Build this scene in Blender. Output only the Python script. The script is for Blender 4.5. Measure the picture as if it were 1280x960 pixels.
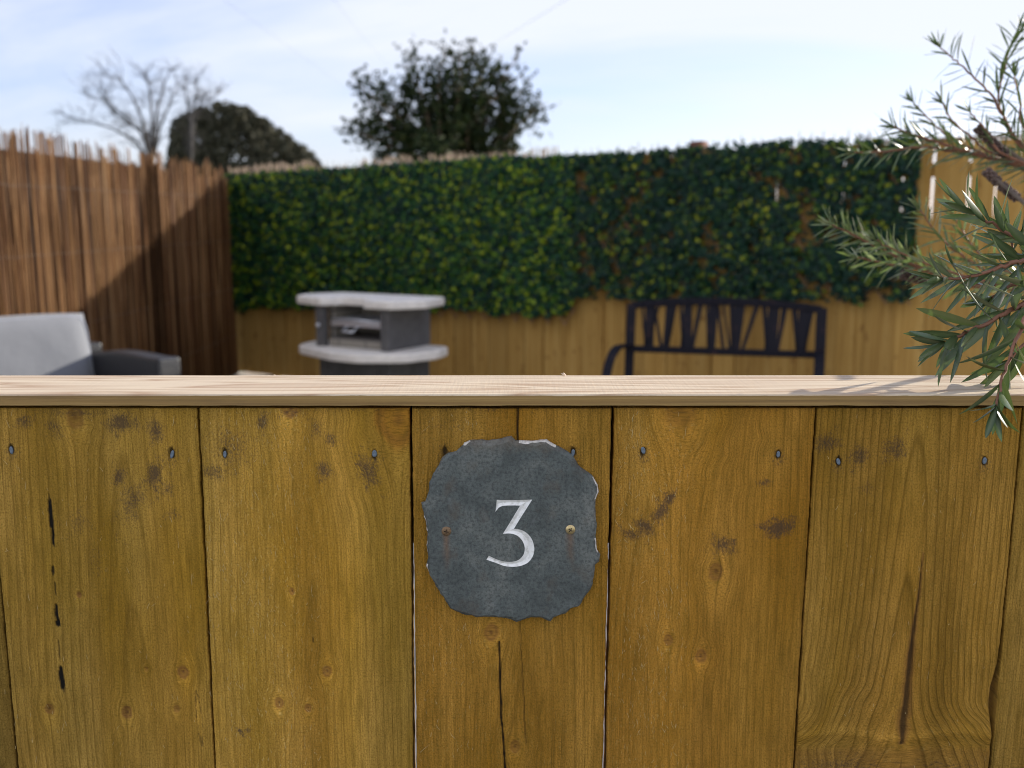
import bpy, bmesh, math, random
import numpy as np
from mathutils import Vector, Matrix, Euler
R = math.radians
for o in list(bpy.data.objects): bpy.data.objects.remove(o)
scene = bpy.context.scene
COL = scene.collection

# ------------------------------------------------------------------ camera
CAMZ = 1.35
F = 1244.0                                    # focal length in pixels of a 1280 wide frame
PITCH = math.atan(210.0 / F)
cam_d = bpy.data.cameras.new('camera'); cam = bpy.data.objects.new('camera', cam_d); COL.objects.link(cam)
cam_d.sensor_width = 36.0; cam_d.lens = 36.0 * F / 1280.0
cam_d.clip_start = 0.02; cam_d.clip_end = 3000
cam.location = (0, 0, CAMZ); cam.rotation_euler = (math.pi/2 - PITCH, 0, 0)
cam_d.dof.use_dof = True; cam_d.dof.focus_distance = 0.735; cam_d.dof.aperture_fstop = 7.6
scene.camera = cam

# ------------------------------------------------------------------ sky and sun
TOSUN = Vector((1.0, 0.50, 0.372)).normalized()
SUN_EL = math.asin(TOSUN.z); SUN_AZ = math.atan2(TOSUN.x, TOSUN.y)
w = bpy.data.worlds.new('World'); scene.world = w; w.use_nodes = True
nt = w.node_tree; nt.nodes.clear()
def N(nt, t, **kw):
    n = nt.nodes.new(t)
    for k, v in kw.items():
        if k == 'ins':
            for a, b in v.items(): n.inputs[a].default_value = b
        else: setattr(n, k, v)
    return n
out = N(nt, 'ShaderNodeOutputWorld'); bg = N(nt, 'ShaderNodeBackground', ins={'Strength': 0.11})
sky = N(nt, 'ShaderNodeTexSky', sky_type='NISHITA', sun_disc=False, sun_elevation=SUN_EL, sun_rotation=SUN_AZ,
        altitude=50, air_density=1.0, dust_density=0.6, ozone_density=2.0)
tc = N(nt, 'ShaderNodeTexCoord'); mp = N(nt, 'ShaderNodeMapping'); mp.inputs['Scale'].default_value = (1.0, 1.6, 4.2)
mp.inputs['Rotation'].default_value = (0.0, R(14), R(25))
nz = N(nt, 'ShaderNodeTexNoise', ins={'Scale': 1.15, 'Detail': 7.0, 'Roughness': 0.56, 'Distortion': 0.7})
cr = N(nt, 'ShaderNodeValToRGB'); cr.color_ramp.elements[0].position = 0.40; cr.color_ramp.elements[1].position = 0.66
cr.color_ramp.elements[0].color = (0.06,)*3 + (1,); cr.color_ramp.elements[1].color = (0.93,)*3 + (1,)
mx = N(nt, 'ShaderNodeMixRGB'); L = nt.links.new
# brighter cloud added unseen behind the camera to fill the shaded boards; thin veil in front
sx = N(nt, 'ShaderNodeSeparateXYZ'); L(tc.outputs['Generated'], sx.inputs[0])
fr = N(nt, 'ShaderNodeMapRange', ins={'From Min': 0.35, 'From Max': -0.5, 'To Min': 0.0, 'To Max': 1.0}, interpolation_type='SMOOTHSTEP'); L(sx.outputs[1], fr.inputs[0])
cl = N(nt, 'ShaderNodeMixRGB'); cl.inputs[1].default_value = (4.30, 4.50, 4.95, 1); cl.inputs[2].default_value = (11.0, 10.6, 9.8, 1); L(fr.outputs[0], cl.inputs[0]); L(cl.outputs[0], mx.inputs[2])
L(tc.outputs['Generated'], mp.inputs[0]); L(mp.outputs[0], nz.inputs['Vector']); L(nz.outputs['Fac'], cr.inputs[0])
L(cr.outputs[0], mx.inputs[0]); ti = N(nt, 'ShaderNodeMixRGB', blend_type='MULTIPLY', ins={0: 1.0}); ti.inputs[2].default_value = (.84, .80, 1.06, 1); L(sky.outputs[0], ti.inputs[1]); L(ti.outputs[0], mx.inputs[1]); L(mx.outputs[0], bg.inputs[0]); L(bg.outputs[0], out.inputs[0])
sd = bpy.data.lights.new('sun', 'SUN'); sun = bpy.data.objects.new('sun', sd); COL.objects.link(sun)
sd.energy = 4.0; sd.angle = R(0.55); sd.color = (1.0, 0.92, 0.79)
sun.rotation_euler = TOSUN.to_track_quat('Z', 'Y').to_euler(); sun.location = (8, 4, 6)
scene.view_settings.view_transform = 'Standard'; scene.view_settings.look = 'None'
scene.view_settings.exposure = 0.98; scene.view_settings.gamma = 1.0
scene.render.engine = 'CYCLES'; scene.cycles.use_denoising = True
scene.cycles.filter_width = 1.0; scene.cycles.max_bounces = 8; scene.cycles.diffuse_bounces = 4

# ------------------------------------------------------------------ geometry of the view
CP, SP = math.cos(PITCH), math.sin(PITCH)
def ray(px, py):
    u = (px - 640.0) / F; v = (py - 480.0) / F
    return Vector((u, CP - v*SP, -SP - v*CP))
CAM = Vector((0, 0, CAMZ))
def atY(px, py, Y):  d = ray(px, py); return CAM + d * (Y / d.y)
def atZ(px, py, Z):  d = ray(px, py); return CAM + d * ((Z - CAMZ) / d.z)
def atD(px, py, D):  return CAM + ray(px, py) * D
FC = Vector((-2.36, 8.5, 0)); FE = Vector((2.73, 5.3, 0))
FD = (FE - FC).normalized(); FN = Vector((FD.y, -FD.x, 0)); FN = FN if FN.y < 0 else -FN   # facing the camera side
def onF(px, py, off=0.0):
    d = ray(px, py); p0 = FC + FN*off
    t = (p0 - CAM).dot(FN) / d.dot(FN); return CAM + d*t

# ------------------------------------------------------------------ helpers
rng = random.Random(7); nrg = np.random.default_rng(11)
def link(name, me, mat=None, parent=None, smooth=False):
    o = bpy.data.objects.new(name, me); COL.objects.link(o)
    if mat is not None:
        for m in (mat if isinstance(mat, (list, tuple)) else [mat]): me.materials.append(m)
    if parent is not None: o.parent = parent
    if smooth:
        me.polygons.foreach_set('use_smooth', [True]*len(me.polygons))
    return o
def empty(name, loc, label, cat, group=None, rz=0.0):
    o = bpy.data.objects.new(name, None); COL.objects.link(o); o.location = loc; o.rotation_euler = (0, 0, rz)
    o.empty_display_size = 0.1
    return tag(o, label, cat, group)
def tag(o, label=None, cat=None, group=None, kind=None):
    if label: o['label'] = label
    if cat: o['category'] = cat
    if group: o['group'] = group
    if kind: o['kind'] = kind
    return o
def bevel(o, wd, seg=2):
    m = o.modifiers.new('bevel', 'BEVEL'); m.width = wd; m.segments = seg; m.limit_method = 'ANGLE'; m.angle_limit = R(40)
    return o
class MB:
    """collects verts / faces of ONE mesh"""
    def __init__(s): s.v = []; s.f = []; s.m = []
    def add(s, vs, fs, mi=0):
        b = len(s.v); s.v += [tuple(p) for p in vs]
        s.f += [tuple(i + b for i in q) for q in fs]; s.m += [mi]*len(fs); return s
    def box(s, c, size, rot=None, taper=(1, 1)):
        hx, hy, hz = size[0]/2, size[1]/2, size[2]/2; vs = []
        for z, t in ((-hz, (1, 1)), (hz, taper)):
            for x, y in ((-hx, -hy), (hx, -hy), (hx, hy), (-hx, hy)): vs.append(Vector((x*t[0], y*t[1], z)))
        if rot is not None: vs = [rot @ p for p in vs]
        c = Vector(c)
        return s.add([p + c for p in vs], [(3, 2, 1, 0), (4, 5, 6, 7), (0, 1, 5, 4), (1, 2, 6, 5), (2, 3, 7, 6), (3, 0, 4, 7)])
    def bar(s, a, b, wx, wy, up=Vector((0, 0, 1))):
        a = Vector(a); b = Vector(b); z = (b - a); ln = z.length; z.normalize()
        x = up.cross(z)
        if x.length < 1e-4: x = Vector((1, 0, 0))
        x.normalize(); y = z.cross(x)
        return s.box((a + b)/2, (wx, wy, ln), Matrix((x, y, z)).transposed())
    def tube(s, pts, rad, n=6, cap=True):
        pts = [Vector(p) for p in pts]; k = len(pts)
        if not hasattr(rad, '__len__'): rad = [rad]*k
        vs = []; prev = None
        for i, p in enumerate(pts):
            t = (pts[min(i+1, k-1)] - pts[max(i-1, 0)]).normalized()
            if prev is None:
                r = Vector((0, 0, 1)) if abs(t.z) < .9 else Vector((1, 0, 0)); prev = t.cross(r).normalized()
            x = (prev - t*prev.dot(t)); x = x.normalized() if x.length > 1e-6 else t.orthogonal().normalized()
            y = t.cross(x); prev = x
            for j in range(n):
                a = 2*math.pi*j/n; vs.append(p + (x*math.cos(a) + y*math.sin(a))*rad[i])
        fs = [(i*n+j, i*n+(j+1) % n, (i+1)*n+(j+1) % n, (i+1)*n+j) for i in range(k-1) for j in range(n)]
        if cap: fs += [tuple(range(n))[::-1], tuple((k-1)*n+j for j in range(n))]
        return s.add(vs, fs)
    def prism(s, outline, z0, z1):
        n = len(outline); vs = [(x, y, z0) for x, y in outline] + [(x, y, z1) for x, y in outline]
        return s.add(vs, [tuple(range(n))[::-1], tuple(range(n, 2*n))] + [(i, (i+1) % n, n+(i+1) % n, n+i) for i in range(n)])
    def build(s, name, mat, parent=None, smooth=False):
        me = bpy.data.meshes.new(name); me.from_pydata(s.v, [], s.f); me.validate()
        if len(me.polygons) == len(s.m): me.polygons.foreach_set('material_index', s.m)
        me.update(); return link(name, me, mat, parent, smooth)
    def recalc(s, name, mat, parent=None, smooth=False):
        o = s.build(name, mat, parent, smooth); bm = bmesh.new(); bm.from_mesh(o.data)
        bmesh.ops.recalc_face_normals(bm, faces=bm.faces); bm.to_mesh(o.data); bm.free(); return o

def _hash(ix, iy, seed):
    h = (ix*374761393 + iy*668265263 + seed*1442695041) & 0xffffffff
    h = ((h ^ (h >> 13))*1274126177) & 0xffffffff
    return ((h ^ (h >> 16)) & 0xffffff) / float(0xffffff)
def vn(x, y, seed=0):
    x = np.asarray(x, float); y = np.asarray(y, float)
    ix = np.floor(x).astype(np.int64); iy = np.floor(y).astype(np.int64)
    fx = x - ix; fy = y - iy; fx = fx*fx*(3-2*fx); fy = fy*fy*(3-2*fy)
    a = _hash(ix, iy, seed); b = _hash(ix+1, iy, seed); c = _hash(ix, iy+1, seed); d = _hash(ix+1, iy+1, seed)
    return (a*(1-fx)+b*fx)*(1-fy) + (c*(1-fx)+d*fx)*fy
def fbm(x, y, seed=0, o=4):
    t = 0; a = 1; s = 0
    for i in range(o): t = t + a*vn(x*2**i, y*2**i, seed+i*17); s += a; a *= .5
    return t/s
def v1(x, seed=0): return float(vn(x, 0.5, seed))

# ------------------------------------------------------------------ materials
def newmat(name):
    m = bpy.data.materials.new(name); m.use_nodes = True; nt = m.node_tree
    b = nt.nodes['Principled BSDF']; return m, nt, b
def ramp(nt, stops, src=None, interp='LINEAR'):
    n = nt.nodes.new('ShaderNodeValToRGB'); n.color_ramp.interpolation = interp; e = n.color_ramp.elements
    while len(e) < len(stops): e.new(0.5)
    for q, (p, c) in zip(e, stops): q.position = p; q.color = (tuple(c) + (1,)) if len(c) == 3 else c
    if src is not None: nt.links.new(src, n.inputs[0])
    return n
def math_(nt, op, a, b=None, c=None):
    n = nt.nodes.new('ShaderNodeMath'); n.operation = op
    for i, q in enumerate((a, b, c)):
        if q is None: continue
        if isinstance(q, (int, float)): n.inputs[i].default_value = q
        else: nt.links.new(q, n.inputs[i])
    return n.outputs[0]
def mixc(nt, fac, a, b, mode='MIX'):
    n = nt.nodes.new('ShaderNodeMixRGB'); n.blend_type = mode
    for i, q in enumerate((fac, a, b)):
        if isinstance(q, (int, float)): n.inputs[i].default_value = q
        elif isinstance(q, tuple): n.inputs[i].default_value = q + (1,)
        else: nt.links.new(q, n.inputs[i])
    return n.outputs[0]
def noise(nt, vec, scale, detail=3, rough=.5, dist=0):
    n = nt.nodes.new('ShaderNodeTexNoise'); n.inputs['Scale'].default_value = scale; n.inputs['Detail'].default_value = detail
    n.inputs['Roughness'].default_value = rough; n.inputs['Distortion'].default_value = dist
    nt.links.new(vec, n.inputs['Vector']); return n.outputs['Fac']
def mapv(nt, vec, scale, loc=(0, 0, 0), rot=(0, 0, 0)):
    n = nt.nodes.new('ShaderNodeMapping'); n.inputs['Scale'].default_value = scale; n.inputs['Location'].default_value = loc
    n.inputs['Rotation'].default_value = rot; nt.links.new(vec, n.inputs[0]); return n.outputs[0]
def objco(nt): return nt.nodes.new('ShaderNodeTexCoord').outputs['Object']
def island(nt): return nt.nodes.new('ShaderNodeNewGeometry').outputs['Random Per Island']
def bumpn(nt, b, h, strength, dist):
    n = nt.nodes.new('ShaderNodeBump'); n.inputs['Strength'].default_value = strength; n.inputs['Distance'].default_value = dist
    nt.links.new(h, n.inputs['Height'])
    if b is not None: nt.links.new(n.outputs[0], b.inputs['Normal'])
    return n
def simple(name, base, rough=.6, var=.15, scale=8, metal=0, bump=0.0, bscale=60, spec=.5):
    m, nt, b = newmat(name); co = objco(nt)
    f = noise(nt, co, scale, 5, .6)
    lo = tuple(c*(1-var) for c in base); hi = tuple(min(1, c*(1+var)) for c in base)
    nt.links.new(ramp(nt, [(.3, lo), (.7, hi)], f).outputs[0], b.inputs['Base Color'])
    b.inputs['Roughness'].default_value = rough; b.inputs['Metallic'].default_value = metal; b.inputs['Specular IOR Level'].default_value = spec
    if bump: bumpn(nt, b, noise(nt, co, bscale, 4, .6), bump, .002)
    return m

def mat_board():
    """rough sawn treated board; grain follows the ring coordinate stored on the mesh"""
    m, nt, b = newmat('treated_board')
    def at(n):
        q = nt.nodes.new('ShaderNodeAttribute'); q.attribute_name = n; return q.outputs['Fac']
    ring, gx, kn, st, rc, tone, dark, val, fz = [at(n) for n in ('ring', 'gx', 'knot', 'stain', 'ringc', 'tone', 'dark', 'val', 'fuzz')]
    sep = nt.nodes.new('ShaderNodeSeparateXYZ'); nt.links.new(objco(nt), sep.inputs[0])
    cmb = nt.nodes.new('ShaderNodeCombineXYZ'); nt.links.new(gx, cmb.inputs[0]); nt.links.new(sep.outputs[2], cmb.inputs[2]); nt.links.new(sep.outputs[1], cmb.inputs[1])
    V = cmb.outputs[0]
    fib = noise(nt, mapv(nt, V, (780, 30, 26)), 1, 5, .72)
    grit = noise(nt, mapv(nt, V, (900, 60, 700)), 1, 3, .7)
    fib2 = noise(nt, mapv(nt, V, (260, 10, 7)), 1, 3, .6)
    big = noise(nt, mapv(nt, V, (22, 5, 5)), 1, 3, .5)
    rr = math_(nt, 'ADD', ring, math_(nt, 'MULTIPLY', fib2, .22))
    fr = math_(nt, 'FRACT', rr)
    late = ramp(nt, [(0, (.55,)*3), (.05, (0,)*3), (.55, (0.02,)*3), (.86, (.42,)*3), (.95, (1,)*3), (1, (.6,)*3)], fr).outputs[0]
    late = math_(nt, 'MULTIPLY', late, rc)
    c = mixc(nt, tone, (.63, .400, .098), (.63, .315, .056))
    c2 = mixc(nt, tone, (.37, .225, .026), (.40, .175, .014))
    c = mixc(nt, ramp(nt, [(.3, (0,)*3), (.7, (1,)*3)], big).outputs[0], c, c2)
    c = mixc(nt, ramp(nt, [(.34, (0,)*3), (.62, (1,)*3)], fib).outputs[0], mixc(nt, .62, c, (.15, .085, .008)), c)
    mid = noise(nt, mapv(nt, V, (170, 30, 34)), 1, 4, .65)
    c = mixc(nt, ramp(nt, [(.3, (.55,)*3), (.55, (0,)*3)], mid).outputs[0], c, mixc(nt, .65, c, (.12, .07, .007)))
    rift = noise(nt, mapv(nt, V, (1500, 60, 9), loc=(5, 1, 2)), 1, 2, .5)
    c = mixc(nt, ramp(nt, [(.62, (0,)*3), (.74, (.75,)*3)], rift).outputs[0], c, (.13, .078, .012))
    c = mixc(nt, math_(nt, 'MULTIPLY', late, .62), c, (.13, .068, .007))
    # saw fuzz: short pale fibres lying across the grain
    fz1 = noise(nt, mapv(nt, V, (700, 60, 150), rot=(0, R(24), 0)), 1, 3, .62)
    fz2 = noise(nt, mapv(nt, V, (620, 60, 190), rot=(0, R(-30), 0), loc=(3, 2, 1)), 1, 3, .62)
    fzz = math_(nt, 'MAXIMUM', fz1, fz2)
    fzm = math_(nt, 'MULTIPLY', ramp(nt, [(.60, (0,)*3), (.72, (1,)*3)], fzz).outputs[0], fz)
    c = mixc(nt, math_(nt, 'MULTIPLY', fzm, .5), c, (.66, .48, .17))
    saw = noise(nt, mapv(nt, V, (12, 4, 420)), 1, 2, .5)
    c = mixc(nt, math_(nt, 'MULTIPLY', saw, .16), c, (.15, .085, .01))
    c = mixc(nt, ramp(nt, [(.38, (.55,)*3), (.52, (0,)*3), (.60, (0,)*3)], grit).outputs[0], c, (.13, .078, .008))
    # knots
    c = mixc(nt, kn, c, (.15, .062, .022))
    # mildew stains broken up by fine noise
    sn = noise(nt, mapv(nt, V, (700, 80, 420)), 1, 5, .75)
    sm = ramp(nt, [(.12, (0,)*3), (.62, (1,)*3)], math_(nt, 'ADD', math_(nt, 'MULTIPLY', st, .55), math_(nt, 'MULTIPLY', math_(nt, 'SUBTRACT', sn, .56), 2.2))).outputs[0]
    sm = math_(nt, 'MULTIPLY', sm, math_(nt, 'MINIMUM', math_(nt, 'MULTIPLY', st, 4), 1))
    c = mixc(nt, math_(nt, 'MULTIPLY', sm, .8), c, (.060, .040, .030))
    c = mixc(nt, dark, c, (.012, .010, .008))
    hsv = nt.nodes.new('ShaderNodeHueSaturation'); nt.links.new(c, hsv.inputs['Color']); nt.links.new(val, hsv.inputs['Value'])
    nt.links.new(hsv.outputs[0], b.inputs['Base Color'])
    b.inputs['Roughness'].default_value = .8; b.inputs['Specular IOR Level'].default_value = .12
    h = math_(nt, 'ADD', math_(nt, 'MULTIPLY', fib, .5), math_(nt, 'MULTIPLY', fzz, 1.0))
    h = math_(nt, 'ADD', h, math_(nt, 'MULTIPLY', saw, .35)); h = math_(nt, 'SUBTRACT', h, math_(nt, 'MULTIPLY', late, .35))
    h = math_(nt, 'SUBTRACT', h, math_(nt, 'MULTIPLY', dark, 1.0))
    h = math_(nt, 'ADD', h, grit)
    bumpn(nt, b, h, 1.0, .0009)
    return m
def mat_scar():
    return simple('grey_weathered_wood', (.22, .21, .17), .8, .3, 300, bump=.4, bscale=900)
def mat_cap():
    m, nt, b = newmat('capping_wood'); co = objco(nt)
    v = mapv(nt, co, (3.2, 42, 17), loc=(.3, .2, .1))
    n1 = noise(nt, v, 1, 1.5, .45, .3)
    rings = math_(nt, 'FRACT', math_(nt, 'MULTIPLY', n1, 6))
    late = ramp(nt, [(0, (.5,)*3), (.14, (0,)*3), (.35, (0,)*3), (.75, (.55,)*3), (.92, (1,)*3), (1, (.5,)*3)], rings).outputs[0]
    fib = noise(nt, mapv(nt, co, (18, 700, 700)), 1, 4, .6)
    saw = noise(nt, mapv(nt, co, (420, 25, 25), rot=(0, 0, R(25))), 1, 2, .5)
    c = mixc(nt, math_(nt, 'MULTIPLY', late, .9), (.62, .52, .37), (.34, .215, .12))
    c = mixc(nt, math_(nt, 'MULTIPLY', fib, .35), c, (.42, .29, .18))
    blot = ramp(nt, [(.42, (0,)*3), (.7, (1,)*3)], noise(nt, mapv(nt, co, (6, 20, 20)), 1, 3, .6)).outputs[0]
    c = mixc(nt, math_(nt, 'MULTIPLY', blot, .25), c, (.45, .33, .24))
    nt.links.new(c, b.inputs['Base Color']); b.inputs['Roughness'].default_value = .6; b.inputs['Specular IOR Level'].default_value = .35
    bumpn(nt, b, math_(nt, 'ADD', math_(nt, 'ADD', fib, math_(nt, 'MULTIPLY', saw, .9)), math_(nt, 'MULTIPLY', late, -.3)), .35, .0006)
    return m
def mat_capedge():
    m, nt, b = newmat('capping_edge_wood'); co = objco(nt)
    n1 = noise(nt, mapv(nt, co, (1.6, 30, 190)), 1, 3, .6, .3)
    fib = noise(nt, mapv(nt, co, (25, 900, 1200)), 1, 4, .6)
    c = ramp(nt, [(.25, (.13, .075, .025)), (.48, (.33, .20, .06)), (.75, (.46, .30, .10))], n1).outputs[0]
    c = mixc(nt, math_(nt, 'MULTIPLY', fib, .55), c, (.14, .085, .03))
    bl = ramp(nt, [(.5, (0,)*3), (.68, (1,)*3)], noise(nt, mapv(nt, co, (9, 9, 60)), 1, 4, .6)).outputs[0]
    c = mixc(nt, math_(nt, 'MULTIPLY', bl, .4), c, (.12, .07, .035))
    nt.links.new(c, b.inputs['Base Color']); b.inputs['Roughness'].default_value = .7
    bumpn(nt, b, math_(nt, 'ADD', n1, fib), .5, .0005); return m
def mat_fence():
    m, nt, b = newmat('fence_board_wood'); co = objco(nt); isl = island(nt)
    add = nt.nodes.new('ShaderNodeVectorMath'); add.operation = 'ADD'; nt.links.new(co, add.inputs[0])
    cb = nt.nodes.new('ShaderNodeCombineXYZ'); nt.links.new(math_(nt, 'MULTIPLY', isl, 40), cb.inputs[0]); nt.links.new(math_(nt, 'MULTIPLY', isl, 17), cb.inputs[2])
    nt.links.new(cb.outputs[0], add.inputs[1]); V = add.outputs[0]
    n1 = noise(nt, mapv(nt, V, (42, 42, 1.3)), 1, 4, .6, .5)
    n2 = noise(nt, mapv(nt, V, (220, 220, 6)), 1, 3, .6)
    spots = ramp(nt, [(.62, (0,)*3), (.70, (1,)*3)], noise(nt, mapv(nt, V, (22, 22, 10)), 1, 2, .5)).outputs[0]
    c = ramp(nt, [(.25, (.20, .105, .025)), (.45, (.42, .25, .070)), (.62, (.50, .32, .10)), (.78, (.62, .43, .17))], n1).outputs[0]
    c = mixc(nt, math_(nt, 'MULTIPLY', n2, .4), c, (.24, .12, .016))
    c = mixc(nt, math_(nt, 'MULTIPLY', spots, .7), c, (.16, .07, .02))
    c = mixc(nt, math_(nt, 'MULTIPLY', isl, .5), c, (.25, .145, .04))
    edge = nt.nodes.new('ShaderNodeAttribute'); edge.attribute_name = 'edge'
    c = mixc(nt, math_(nt, 'MULTIPLY', edge.outputs['Fac'], .0), c, (.2, .1, .02))
    nt.links.new(c, b.inputs['Base Color']); b.inputs['Roughness'].default_value = .8; b.inputs['Specular IOR Level'].default_value = .15
    bumpn(nt, b, n2, .4, .001); return m
def mat_leafy(name, stops, rough=.4, trans=.15, spec=.5, sub=None):
    m, nt, b = newmat(name); isl = island(nt)
    c = ramp(nt, stops, isl).outputs[0]
    f = noise(nt, objco(nt), 14, 3, .6); c = mixc(nt, math_(nt, 'MULTIPLY', f, .35), c, tuple(q*.45 for q in stops[0][1]))
    nt.links.new(c, b.inputs['Base Color']); b.inputs['Roughness'].default_value = rough; b.inputs['Specular IOR Level'].default_value = spec
    if trans:
        tr = nt.nodes.new('ShaderNodeBsdfTranslucent'); nt.links.new(c, tr.inputs[0]); ms = nt.nodes.new('ShaderNodeMixShader')
        ms.inputs[0].default_value = trans; nt.links.new(b.outputs[0], ms.inputs[1]); nt.links.new(tr.outputs[0], ms.inputs[2])
        nt.links.new(ms.outputs[0], nt.nodes['Material Output'].inputs[0])
    return m
def mat_reed():
    m, nt, b = newmat('reed_stalk'); isl = island(nt); co = objco(nt)
    clump = noise(nt, mapv(nt, co, (24, 0, .25)), 1, 4, .75)
    k = math_(nt, 'ADD', math_(nt, 'MULTIPLY', isl, .42), math_(nt, 'SUBTRACT', math_(nt, 'MULTIPLY', clump, 1.9), .62))
    c = ramp(nt, [(.12, (.012, .006, .003)), (.34, (.06, .025, .008)), (.52, (.13, .055, .017)), (.70, (.27, .145, .055)), (.84, (.38, .23, .11)), (.98, (.18, .055, .014))], k).outputs[0]
    ns = noise(nt, mapv(nt, co, (60, 60, 9)), 1, 4, .6)
    c = mixc(nt, math_(nt, 'MULTIPLY', ns, .5), c, (.07, .03, .01))
    nt.links.new(c, b.inputs['Base Color']); b.inputs['Roughness'].default_value = .7; b.inputs['Specular IOR Level'].default_value = .2; return m
def mat_slate():
    m, nt, b = newmat('slate'); co = objco(nt)
    n1 = noise(nt, mapv(nt, co, (30, 30, 30)), 1, 5, .65, .4); n2 = noise(nt, mapv(nt, co, (420, 420, 420)), 1, 4, .7)
    n3 = noise(nt, mapv(nt, co, (120, 60, 90)), 1, 4, .65)
    c = ramp(nt, [(.28, (.052, .062, .060)), (.5, (.100, .117, .112)), (.72, (.185, .195, .178))], n1).outputs[0]
    c = mixc(nt, ramp(nt, [(.35, (.75,)*3), (.55, (0,)*3)], n2).outputs[0], c, (.032, .036, .038))
    c = mixc(nt, ramp(nt, [(.58, (0,)*3), (.75, (.5,)*3)], n3).outputs[0], c, (.18, .20, .20))
    brown = ramp(nt, [(.55, (0,)*3), (.72, (.55,)*3)], noise(nt, mapv(nt, co, (55, 55, 40), loc=(2, 1, 3)), 1, 4, .6)).outputs[0]
    c = mixc(nt, brown, c, (.095, .075, .055))
    sep = nt.nodes.new('ShaderNodeSeparateXYZ'); nt.links.new(co, sep.inputs[0]); X, Y, Z = sep.outputs
    fl = ramp(nt, [(.74, (0,)*3), (.79, (.8,)*3)], noise(nt, mapv(nt, co, (210, 210, 90), rot=(0, R(35), 0)), 1, 3, .6)).outputs[0]
    c = mixc(nt, fl, c, (.38, .38, .36))
    # brown weathering along the top edge
    top = ramp(nt, [(.60, (0,)*3), (.78, (.75,)*3)], math_(nt, 'ADD', math_(nt, 'MULTIPLY', Z, 9.5), math_(nt, 'MULTIPLY', n3, .2))).outputs[0]
    c = mixc(nt, top, c, (.15, .105, .065))
    for sx, sz, w_, ln, s in ((RUST1[0], RUST1[1], .0036, .036, .5), (RUST2[0], RUST2[1], .004, .032, .45)):
        dx = math_(nt, 'DIVIDE', math_(nt, 'ABSOLUTE', math_(nt, 'ADD', math_(nt, 'SUBTRACT', X, sx), math_(nt, 'MULTIPLY', math_(nt, 'SUBTRACT', n3, .5), .006))), w_)
        fx = math_(nt, 'MAXIMUM', math_(nt, 'SUBTRACT', 1, dx), 0)
        dz = math_(nt, 'DIVIDE', math_(nt, 'SUBTRACT', sz+.003, Z), ln)      # 0 at the screw, 1 at the end of the run
        fzz = math_(nt, 'MULTIPLY', math_(nt, 'GREATER_THAN', dz, 0), math_(nt, 'MAXIMUM', math_(nt, 'SUBTRACT', 1, dz), 0))
        k = math_(nt, 'MULTIPLY', math_(nt, 'MULTIPLY', fx, fzz), math_(nt, 'MULTIPLY', math_(nt, 'ADD', n2, .45), s*1.3))
        c = mixc(nt, k, c, (.23, .10, .03))
    nt.links.new(c, b.inputs['Base Color']); b.inputs['Roughness'].default_value = .62; b.inputs['Specular IOR Level'].default_value = .45
    bumpn(nt, b, math_(nt, 'ADD', n2, math_(nt, 'MULTIPLY', n1, 1.2)), .55, .0008); return m
def mat_bark(name, col):
    m, nt, b = newmat(name); co = objco(nt); f = noise(nt, mapv(nt, co, (20, 20, 6)), 1, 5, .65)
    nt.links.new(ramp(nt, [(.3, tuple(c*.5 for c in col)), (.7, tuple(c*1.3 for c in col))], f).outputs[0], b.inputs['Base Color'])
    b.inputs['Roughness'].default_value = .85; bumpn(nt, b, f, .6, .01); return m

# ------------------------------------------------------------------ ground
def sheet(name, x0, x1, y0, y1, z, mat, nx=1):
    b = MB(); b.add([(x0, y0, z), (x1, y0, z), (x1, y1, z), (x0, y1, z)], [(0, 1, 2, 3)])
    return tag(b.build(name, mat), kind='structure')
def mat_paving():
    m, nt, b = newmat('patio_paving'); co = objco(nt)
    br = nt.nodes.new('ShaderNodeTexBrick'); nt.links.new(co, br.inputs['Vector']); br.inputs['Scale'].default_value = 1
    br.inputs['Brick Width'].default_value = .6; br.inputs['Row Height'].default_value = .6; br.inputs['Mortar Size'].default_value = .008
    br.inputs['Color1'].default_value = (.42, .37, .30, 1); br.inputs['Color2'].default_value = (.50, .45, .37, 1); br.inputs['Mortar'].default_value = (.2, .18, .15, 1)
    f = noise(nt, co, 9, 6, .65); c = mixc(nt, math_(nt, 'MULTIPLY', f, .4), br.outputs[0], (.30, .27, .23))
    nt.links.new(c, b.inputs['Base Color']); b.inputs['Roughness'].default_value = .8; bumpn(nt, b, f, .4, .004); return m
sheet('ground', -1500, 1500, -1500, 1500, 0, simple('meadow_ground', (.07, .10, .035), .95, .4, .6, bump=.6, bscale=4))
sheet('patio', -2.6, 6, .66, 8.6, .004, mat_paving())
sheet('pavement', -8, 8, -3.2, .66, .004, simple('pavement_concrete', (.075, .072, .068), .9, .18, 3, bump=.4, bscale=90))

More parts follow.
